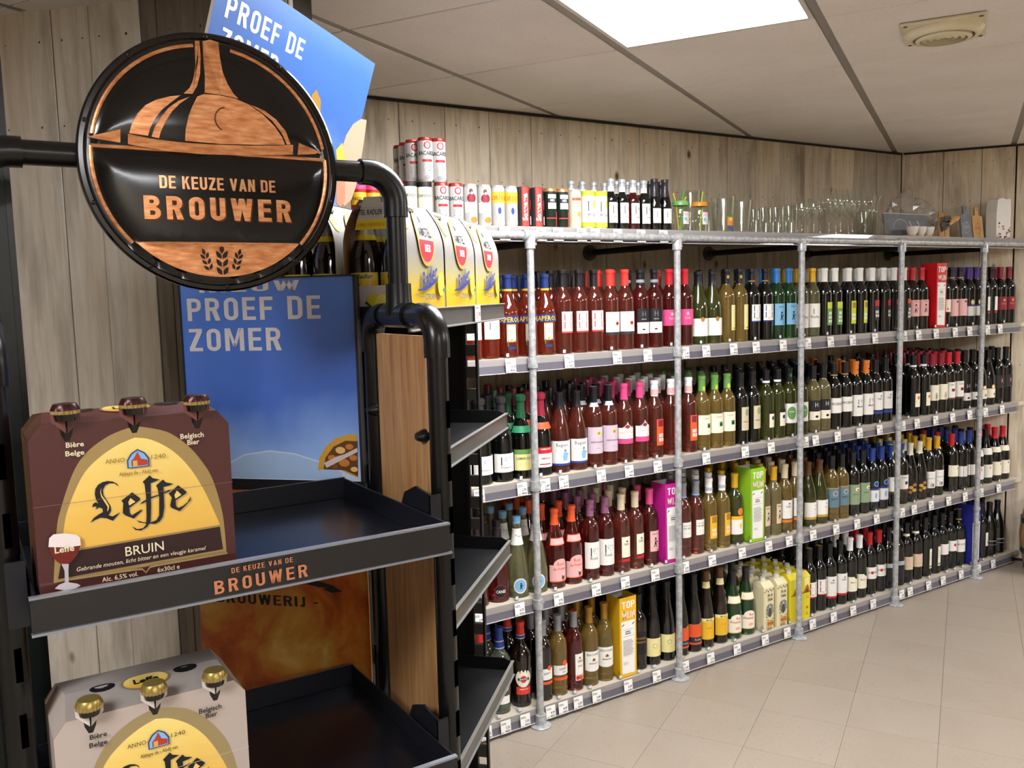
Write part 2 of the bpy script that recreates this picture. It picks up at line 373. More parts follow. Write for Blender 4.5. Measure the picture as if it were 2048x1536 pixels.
# ------------------------------------------------------------------ ceiling
mb = MB(); mb.box(-6, -11, HC+.035, 10, 8, HC+.1, mat('77726b', .9, name='ceiling_slab'))
ceiling = obj('ceiling', mb, loc=G0, rotz=GA, kind='structure')
LAMPS = [(0, -2), (5, -2), (0, -7), (5, -7), (5, 3)]
lampcells = {(i, j+k) for i, j in LAMPS for k in (0, 1)}
mb = MB(); mb.box(.014, .003, HC, SA-.014, SB-.003, HC+.016, CEIL_T, .002); ct = mb.mesh('ceiling_tile')
RC = Matrix.Rotation(GA, 3, 'Z')
for i in range(-6, 9):
    for j in range(-10, 8):
        c = G0 + RC @ Vector(((i+.5)*SA, (j+.5)*SB, 0))
        if (i, j) in lampcells or c.x < -4.6 or c.x > 5 or c.y < -5.6 or c.y > 1.0: continue
        if c.x > CXW+.4+(YW-c.y)*.674: continue
        obj('ceiling_tile', ct, ceiling, loc=(i*SA, j*SB, 0))
mb = MB(); mb.box(-.0145, -10*SB, HC+.004, .0145, 8*SB, HC+.012, BAR_M); mb.box(-.0145, -10*SB, HC+.004, -.012, 8*SB, HC+.03, BAR_M)
bar = mb.mesh('grid_bar')
for i in range(-6, 9): obj('grid_bar', bar, ceiling, loc=(i*SA, 0, 0))
# recessed light panels (the lamps of the room)
DIFF = mat('fbfbff', .5, emit=LAMP_POWER, name='lit_diffuser'); FR = mat('d9d6d0', .4, name='lamp_frame_white')
wordy = ['above the wine shelves', 'in the aisle opposite the wine shelves', 'behind the display stand aisle', 'at the far corner of the shop', 'near the side wall']
for k, (i, j) in enumerate(LAMPS):
    t = thing('ceiling_light', 'lit white recessed ceiling panel '+wordy[k], 'ceiling light', G0+RC @ Vector((i*SA, j*SB, HC)), GA)
    mb = MB(); x1, y1 = SA-.014, 2*SB-.003
    mb.box(.016, .003, .0, .03, y1, .02, FR); mb.box(x1-.014, .003, .0, x1, y1, .02, FR)
    mb.box(.03, .003, .0, x1-.014, .016, .02, FR); mb.box(.03, y1-.013, .0, x1-.014, y1, .02, FR); obj('frame', mb, t)
    mb = MB(); mb.box(.03, .016, .008, x1-.014, y1-.013, .02, DIFF); obj('diffuser', mb, t)
# ventilation valve
VC = Vector((.854, -1.0156, HC)); t = thing('ceiling_vent', 'cream square ceiling ventilation grille with round slotted dome', 'ceiling vent', VC, GA+radians(0))
VP = mat('ddd2b4', .3, name='cream_plastic'); VD = mat('3d372b', .7)
mb = MB(); mb.box(-.115, -.13, -.010, .115, .13, -.001, VP, .003); obj('plate', mb, t)
mb = MB(); mb.lathe([(.112, -.010), (.108, -.022), (.096, -.030), (.086, -.030), (.086, -.012)], 40, VP); obj('rim', mb, t)
mb = MB(); mb.lathe([(.088, -.013), (.0, -.013)], 32, VD, smooth=False); obj('backing', mb, t)
for r in (.078, .060, .042, .024):
    mb = MB(); mb.lathe([(r, -.014), (r, -.034+(.09-r)*.08), (r-.011, -.038+(.09-r)*.08), (r-.011, -.014)], 36, VP); obj('louvre_ring', mb, t)
for sx in (-1, 1):
    for sy in (-1, 1):
        mb = MB(); mb.lathe([(.006, -.0102), (.006, -.012), (0, -.013)], 10, mat('6e675a', .4, .6), (sx*.1, sy*.115, 0)); obj('screw', mb, t)
# ------------------------------------------------------------------ walls
mb = MB(); mb.box(-3.6, YW+.022, 0, CXW+.12, YW+.08, HC+.03, mat('30271d', .9)); wall_back = obj('wall_back', mb, kind='structure')
seam = [onY(px, py, YW).x for px, py in ((650, 180), (715, 190), (797, 200), (889, 210), (978, 222), (1062, 230), (1138, 238), (1210, 246), (1279, 252), (1340, 258), (1399, 264), (1455, 270), (1512, 276), (1561, 280), (1611, 286), (1663, 292), (1709, 296), (1755, 300))]
seam = [-3.5+.21*k for k in range(30) if -3.5+.21*k < seam[0]-.08] + seam + [CXW-.002]
def planks(parent, seams, z0, z1, m, alt={}, nail=True):
    for k in range(len(seams)-1):
        d = random.uniform(0, .004); mb = MB()
        mb.box(seams[k]+.0012, -.0+d, z0, seams[k+1]-(.007 if (parent.name, k) == ('wall_right', 2) else .0012), .0215, z1, alt.get(k, m), .0015)
        o = obj('plank', mb, parent)
        if nail and seams[k+1]-seams[k] > .07:
            mn = MB()
            for z in (z1-.10, z1-.32, 1.15, .25):
                for q in (.25, .75):
                    x = seams[k]+(seams[k+1]-seams[k])*q+random.uniform(-.01, .01)
                    mn.add([(x+.003*cos(a*pi/3), d-.0006, z+.003*sin(a*pi/3)+random.uniform(-.002, .002)) for a in range(6)], [(0, 1, 2, 3, 4, 5)], mat('3a332b', .6))
            obj('nail_head', mn, o)
planks(wall_back, seam, 0, HC+.02, W_WALL)
for o in [o for o in COL.objects if o.parent == wall_back]: o.location.y = YW
RWA = radians(-56)
mb = MB(); mb.box(-.03, .022, 0, 6.2, .09, HC+.03, mat('30271d', .9)); wall_right = obj('wall_right', mb, loc=(CXW, YW, 0), rotz=RWA, kind='structure')
_d = Vector((cos(RWA), sin(RWA), 0)); _n = Vector((-_d.y, _d.x, 0))
def on_rw(px, py): return (on_plane(px, py, _n, _n.dot(Vector((CXW, YW, 0))))-Vector((CXW, YW, 0))).dot(_d)
rs = [0.0, on_rw(1888, 300), on_rw(1965, 296), on_rw(2022, 700)]
while rs[-1] < 6: rs.append(rs[-1]+random.uniform(.16, .23))
planks(wall_right, rs, 0, HC+.02, W_WALL)
LWP = Vector((-1.03*.7071, -1.03*.7071, 0)); E1 = Vector((.70711, .70711, 0)); E2 = Vector((.70711, -.70711, 0))
def on_lw(px, py): return on_plane(px, py, E1, -1.03).dot(E2)
mb = MB(); mb.box(-1.80, .0225, 0, -.385, .13, HC+.03, mat('3d362c', .9))
wall_left = obj('wall_left', mb, loc=LWP, rotz=radians(-45), kind='structure')
ls = [-1.79, -1.62, -1.44, -1.26] + [on_lw(px, 0) for px in (96, 172, 275, 308, 430, 574)] + [-.383]
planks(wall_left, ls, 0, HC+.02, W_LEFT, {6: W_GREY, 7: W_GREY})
mb = MB(); mb.box(-4.8, -5.9, 0, -4.7, .6, HC+.03, PLASTER); obj('wall_far_left', mb, kind='structure')
mb = MB(); mb.box(-4.8, -5.95, 0, 8, -5.85, HC+.03, PLASTER); obj('wall_rear', mb, kind='structure')
mb = MB(); mb.box(.5, -.008, 0, 6.0, -.001, .012, mat('241d16', .7)); obj('baseboard_right', mb, loc=(CXW, YW, 0), rotz=RWA, kind='structure')
# dark strips that paint in the shadow line between planks and ceiling
mb = MB(); mb.box(-3.4, YW-.01, HC-.012, CXW-.01, YW-.0005, HC-.002, mat('2a2722', .8)); obj('shadow_line_1', mb, kind='structure')
mb = MB(); mb.box(.01, -.010, HC-.012, 5, -.0005, HC-.002, mat('2a2722', .8)); obj('shadow_line_2', mb, loc=(CXW, YW, 0), rotz=RWA, kind='structure')

# ------------------------------------------------------------------ the wine rack
PX = [-.72, 0, .7065, 1.4545, 2.1888, 2.914]
ZS = [1.395, .943, .496, .065]; ZT = 1.862
COLZ = [1.3748, .9229, .4756]
rack = thing('shelf_rack', 'long wall rack of galvanised pipe posts with grey-edged bottle shelves', 'shelf rack', (1.2, .2, 0))
RO = Vector((-1.2, -.2, 0))
def rpart(name, mb, parent=None):
    o = obj(name, mb, parent or rack)
    if parent is None: o.location = RO
    return o
for x in PX:
    mb = MB(); mb.tube([(x, 0, .02), (x, 0, 1.80)], .0135, ZINC, 16); p = rpart('post', mb)
    for z in COLZ:
        mb = MB(); mb.lathe([(.0137, -.019), (.0195, -.018), (.0195, .018), (.0137, .019)], 18, ZINC, (x, 0, z))
        mb.tube([(x+.017, 0, z), (x+.026, 0, z)], .005, ZINC, 8); mb.box(x-.008, .015, z-.012, x+.008, .03, z+.012, ZINC); rpart('collar', mb, p)
    mb = MB(); mb.lathe([(.0, .0), (.040, .0), (.041, .003), (.038, .006), (.022, .009), (.021, .045), (.0137, .047)], 24, ZINC, (x, 0, 0.0005)); rpart('floor_flange', mb, p)
    mb = MB(); mb.lathe([(.0137, 1.782), (.0195, 1.784), (.0195, 1.834), (.012, 1.846), (0, 1.848)], 18, ZINC, (x, 0, 0))
    mb.tube([(x-.03, 0, 1.832), (x+.03, 0, 1.832)], .0185, ZINC, 16); mb.tube([(x+.012, 0, 1.80), (x+.025, 0, 1.80)], .006, ZINC, 8); rpart('tee_fitting', mb, p)
    mb = MB(); mb.tube([(x, .018, 1.803), (x, YW-.008, 1.803)], .0135, BLK_M, 12)
    mb.tube([(x, YW-.0015, 1.803), (x, YW-.008, 1.803)], .036, mat('57534e', .45, .5), 20); mb.tube([(x, YW-.008, 1.803), (x, YW-.04, 1.803)], .019, mat('57534e', .45, .5), 16); rpart('wall_bracket', mb)
mb = MB(); mb.tube([(-.8, 0, 1.832), (3.40, 0, 1.832)], .0138, ZINC, 16); rpart('top_pipe', mb)
def wx(y): return CXW+(YW-y)*.6745
for k, z in enumerate([ZT]+ZS):
    y0 = .016
    poly = [(-.78, y0), (wx(y0)-.02, y0), (wx(YW-.01)-.02, YW-.01), (-.78, YW-.01)]
    mb = MB(); mb.prism(poly, lambda u, v, d: (u, v, d), z-.022, z, CREAM)
    if k == 4: mb.box(-.78, .03, 0, wx(.03)-.42, YW-.02, z-.022, BLK_M)
    s = rpart('shelf_board', mb)
    xr = (3.395 if k == 0 else 3.31)
    mb = MB(); mb.box(-.8, y0-.004, z-.024, xr, y0-.0004, z+.0015, RAIL_L)
    mb.prism([(y0-.004, z-.0245), (y0-.0005, z-.0245), (y0-.0005, z-.050), (y0-.010, z-.052), (y0-.008, z-.049)], lambda u, v, d: (d, u, v), -.8, xr, RAIL_D)
    mb.box(-.8, y0-.0125, z-.0525, xr, y0-.006, z-.050, mat('c9c8cc', .2, name='rail_lip')); rpart('price_rail', mb, s)
    mb = MB(); mb.quad((-.8, y0-.0115, z-.05), (xr+.02, y0-.0115, z-.05), (xr+.02, y0-.006, z+.001), (-.8, y0-.006, z+.001), CLEARB); rpart('rail_cover', mb, s)
# ------------------------------------------------------------------ bottles
def glassmat(name, c, trans=.96, rough=.03, ior=1.36):
    return mat(c, rough, trans=trans, ior=ior, spec=.6, coat=.8, name=name)
GL = {'dark': mat('060807', .06, spec=.7, coat=.3, name='dark_wine_glass'), 'brown': mat('140a05', .06, spec=.7, coat=.3, name='brown_bottle_glass'),
      'green': glassmat('green_wine_glass', '93a040', .92), 'dgreen': glassmat('dark_green_glass', '3f8a4a', .88),
      'white': glassmat('white_wine', 'efdd98', .88), 'gold': glassmat('golden_wine', 'e6bf5c', .87), 'pale': glassmat('pale_wine', 'e6e6a8', .9),
      'rose': glassmat('rose_wine', 'de6a54', .93), 'rosed': glassmat('deep_rose_wine', 'c8403c', .94), 'red': glassmat('red_aperitif', 'f4603a', .92), 'clear': glassmat('clear_spirit', 'cfe0c4', .92)}
PAL = dict(w='efece4', k='15151a', r='c3202b', R='e23a30', o='e07c2c', O='e2592c', y='e8b62c', Y='efe3a0', g='6d6d6d', G='6a9a4e', L='c3d13a', b='27408f', B='1c2f66', c='ece0bf', C='f3ecd2', p='d94a84', P='e9b3b0', n='5a3a22', m='8a1f32', s='b9bcc0', S='8f949a', d='c49a45', t='5f7f8a', T='8aa07c', v='4a2a86', e='2d8f5f', q='7fb4d8', x='2c2a2e', z='cdb9c6', a='a8792e', W='ffffff', u='d8c8a8', i='8e5a78')
def pm(k, rough=.5): return mat(PAL[k], rough)
FOIL = {k: mat(PAL[k], .3, .35 if k in 'sSdCay' else .0, .6) for k in PAL}
def shape(kind):
    R, H = {'bdx': (.0368, .315), 'bur': (.0405, .305), 'flute': (.0365, .338), 'champ': (.0435, .312), 'aper': (.041, .300), 'mart': (.0425, .325), 'canei': (.043, .302), 'mini': (.026, .195), 'cham2': (.0265, .205), 'beer': (.030, .235)}[kind]
    n = .0142
    P = {'bdx': [(R, .004), (R, .192), (R*.965, .206), (R*.86, .219), (R*.66, .231), (n+.004, .241), (n, .252), (n, H-.012)],
         'bur': [(R, .004), (R, .135), (R*.96, .155), (R*.82, .185), (R*.62, .212), (n+.004, .238), (n, .256), (n, H-.012)],
         'flute': [(R, .004), (R, .140), (R*.95, .165), (R*.78, .205), (R*.58, .243), (n+.002, .285), (n, .305), (n, H-.012)],
         'champ': [(R, .004), (R, .140), (R*.95, .165), (R*.74, .192), (R*.48, .215), (n+.003, .235), (n+.001, .262), (n+.001, H-.010)],
         'aper': [(R, .004), (R*1.01, .03), (R*.93, .09), (R, .150), (R*.97, .172), (R*.75, .195), (n+.006, .215), (n+.001, .240), (n, H-.012)],
         'mart': [(R*.88, .004), (R*.92, .04), (R, .150), (R*1.02, .190), (R*.95, .208), (R*.62, .228), (n+.004, .242), (n+.002, .262), (n, H-.012)],
         'canei': [(R, .004), (R, .075), (R*.94, .11), (R*.72, .165), (R*.50, .205), (n+.003, .235), (n+.001, .26), (n, H-.012)],
         'mini': [(R, .003), (R, .112), (R*.95, .122), (R*.75, .132), (.013, .142), (.012, .150), (.0125, H-.012)],
         'cham2': [(R, .003), (R, .095), (R*.93, .112), (R*.66, .138), (.013, .158), (.012, .17), (.0125, H-.012)],
         'beer': [(R, .004), (R, .128), (R*.93, .145), (R*.65, .168), (.014, .188), (.0125, .205), (.0125, H-.010)]}[kind]
    return R, H, P
def rad(P, z):
    for (r0, z0), (r1, z1) in zip(P, P[1:]):
        if z0 <= z <= z1: return r0+(r1-r0)*(z-z0)/(z1-z0)
    return P[0][0] if z < P[0][1] else P[-1][0]
_body = {}
def body_mesh(kind, gl, n=20):
    k = (kind, gl, n)
    if k not in _body:
        R, H, P = shape(kind); mb = MB()
        pr = [(0, .006), (P[0][0]*.55, .004), (P[0][0]*.9, 0), (P[0][0], .004)]+P[1:]+[(P[-1][0]+.0015, H-.010), (P[-1][0]+.0015, H-.002), (0, H-.002)]
        mb.lathe(pr, n, GL[gl]); _body[k] = mb.mesh('bottle_body')
    return _body[k]
_cap = {}
def cap_mesh(kind, c, ln, top=None, n=16):
    k = (kind, c, ln, top, n)
    if k not in _cap:
        R, H, P = shape(kind); mb = MB(); m = FOIL[c]; z0 = H-ln; pr = []
        for i in range(5):
            z = z0+(H-.014-z0)*i/4; pr.append((rad(P, z)+.0011, z))
        r = P[-1][0]+.0028
        if kind == 'champ': pr += [(r+.002, H-.026), (r+.004, H-.016), (r+.003, H-.006), (r-.004, H), (0, H+.001)]
        else: pr += [(r-.0015, H-.0135), (r, H-.013), (r, H-.0015), (r-.0015, H)]
        mb.lathe(pr, n, m)
        if kind != 'champ':
            mb.lathe([(r-.0015, H), (r-.003, H+.0005), (0, H+.0005)], n, FOIL[top] if top else m)
            for q in (.45, .62):
                z = z0+ln*q; mb.lathe([(rad(P, z)+.0016, z-.0006), (rad(P, z)+.0016, z+.0006)], n, m)
        _cap[k] = mb.mesh('cap')
    return _cap[k]
HEART = [(0, -1), (.55, -.45), (.95, .1), (.98, .5), (.75, .85), (.4, .9), (.12, .7), (0, .45), (-.12, .7), (-.4, .9), (-.75, .85), (-.98, .5), (-.95, .1), (-.55, -.45)]
def label_mesh(kind, ops):
    R, H, P = shape(kind); mbs = {'paper_label': MB(), 'back_label': MB(), 'neck_label': MB()}; lay = 0; last_rr = None
    zs = [float(o.split()[2])/1000 for o in ops.split(';') if o and o[0] in 'rB']
    for o in ops.split(';'):
        a = o.split(); k = a[0]; lay += 1; off = .0004+lay*.00014
        if k == 's' or k == 'n':   # band round the shoulder or neck, over a sector
            z0, z1 = float(a[1])/1000, float(a[2])/1000; ha = radians(float(a[3])) if k == 's' else pi; m = pm(a[-1])
            mbs['neck_label'].lathe([(rad(P, z0+(z1-z0)*i/4)+off+.0014*(k == 'n'), z0+(z1-z0)*i/4) for i in range(5)], 12, m, a0=-pi/2-ha, a1=-pi/2+ha); continue
        sh = Sheet(0); f = [float(q)/1000 if i and q.lstrip('-').replace('.', '').isdigit() else q for i, q in enumerate(a)]
        if k in 'rB':
            if k == 'B': f = ['r', pi*R-f[1], f[2], pi*R+f[1], f[3], f[4]]
            sh.rect(f[1], f[2], f[3], f[4], pm(f[5]), .007); zc = (f[2]+f[4])/2
        elif k == 'e': sh.ell(f[1], f[2], f[3], f[4], pm(f[5]), 10); zc = f[2]
        elif k == 'h': sh.poly([(f[1]+u*f[3], f[2]+v*f[3]) for u, v in HEART], pm(f[4])); zc = f[2]
        elif k == 'd': sh.poly([(f[1]-f[3], f[2]), (f[1], f[2]-f[4]), (f[1]+f[3], f[2]), (f[1], f[2]+f[4])], pm(f[5])); zc = f[2]
        elif k == 't': sh.text(a[1].replace('_', ' '), f[2], f[3], f[4], pm(f[5], .6), bold=.012, sx=float(a[6]) if len(a) > 6 else .85, res=1, blk=.1 if a[1] in ('HUIS', 'WIJN', 'BIO') else 0); zc = f[3]
        elif k == 'l': sh.lines(f[1], f[2], f[3], int(float(a[4])), .005, .0014, pm(f[5], .6)); zc = f[3]
        elif k == 'x':   # row of red or blue cross marks
            for i in range(2):
                for j in range(2):
                    cx, cy2 = f[1]+(i-.5)*.030, f[2]+(j-.5)*.030
                    for sg in (-1, 1):
                        d = .011; w = .0022; sh.poly([(cx-d, cy2-sg*d-w), (cx-d, cy2-sg*d+w), (cx+d, cy2+sg*d+w), (cx+d, cy2+sg*d-w)], pm(f[3]))
                    sh.rect(cx-.002, cy2-.013, cx+.002, cy2+.013, pm(f[3]), 1.)
            zc = f[2]
        elif k == 'f':   # little standing figure
            u, v, q, c = f[1], f[2], f[3], pm(f[4])
            sh.ell(u, v+q*.8, q*.22, q*.22, c, 5); sh.poly([(u-q*.25, v+q*.55), (u+q*.3, v+q*.5), (u+q*.2, v), (u+q*.32, v-q*.8), (u+q*.15, v-q*.8), (u, v-q*.2), (u-q*.2, v-q*.8), (u-q*.36, v-q*.8), (u-q*.2, v)], c)
            sh.poly([(u+q*.25, v+q*.45), (u+q*.7, v+q*.1), (u+q*.6, v), (u+q*.2, v+q*.25)], c); zc = v
        rr = rad(P, min(max(zc, .005), P[-1][1]))
        rr = max(rr, P[0][0]*.9) if zc < .16 else rr
        if last_rr and abs(zc-last_rr[1]) < .036: rr = max(rr, last_rr[0])
        if k in 'rBe': last_rr = (rr, zc)
        mb = mbs['back_label' if k == 'B' else 'neck_label' if zc > .2 else 'paper_label']
        sh.put(mb, lambda u, v, o2, rr=rr, off=off: ((rr+off)*sin(u/rr), -(rr+off)*cos(u/rr), v))
    return {n: m.mesh(n) for n, m in mbs.items() if m.v}
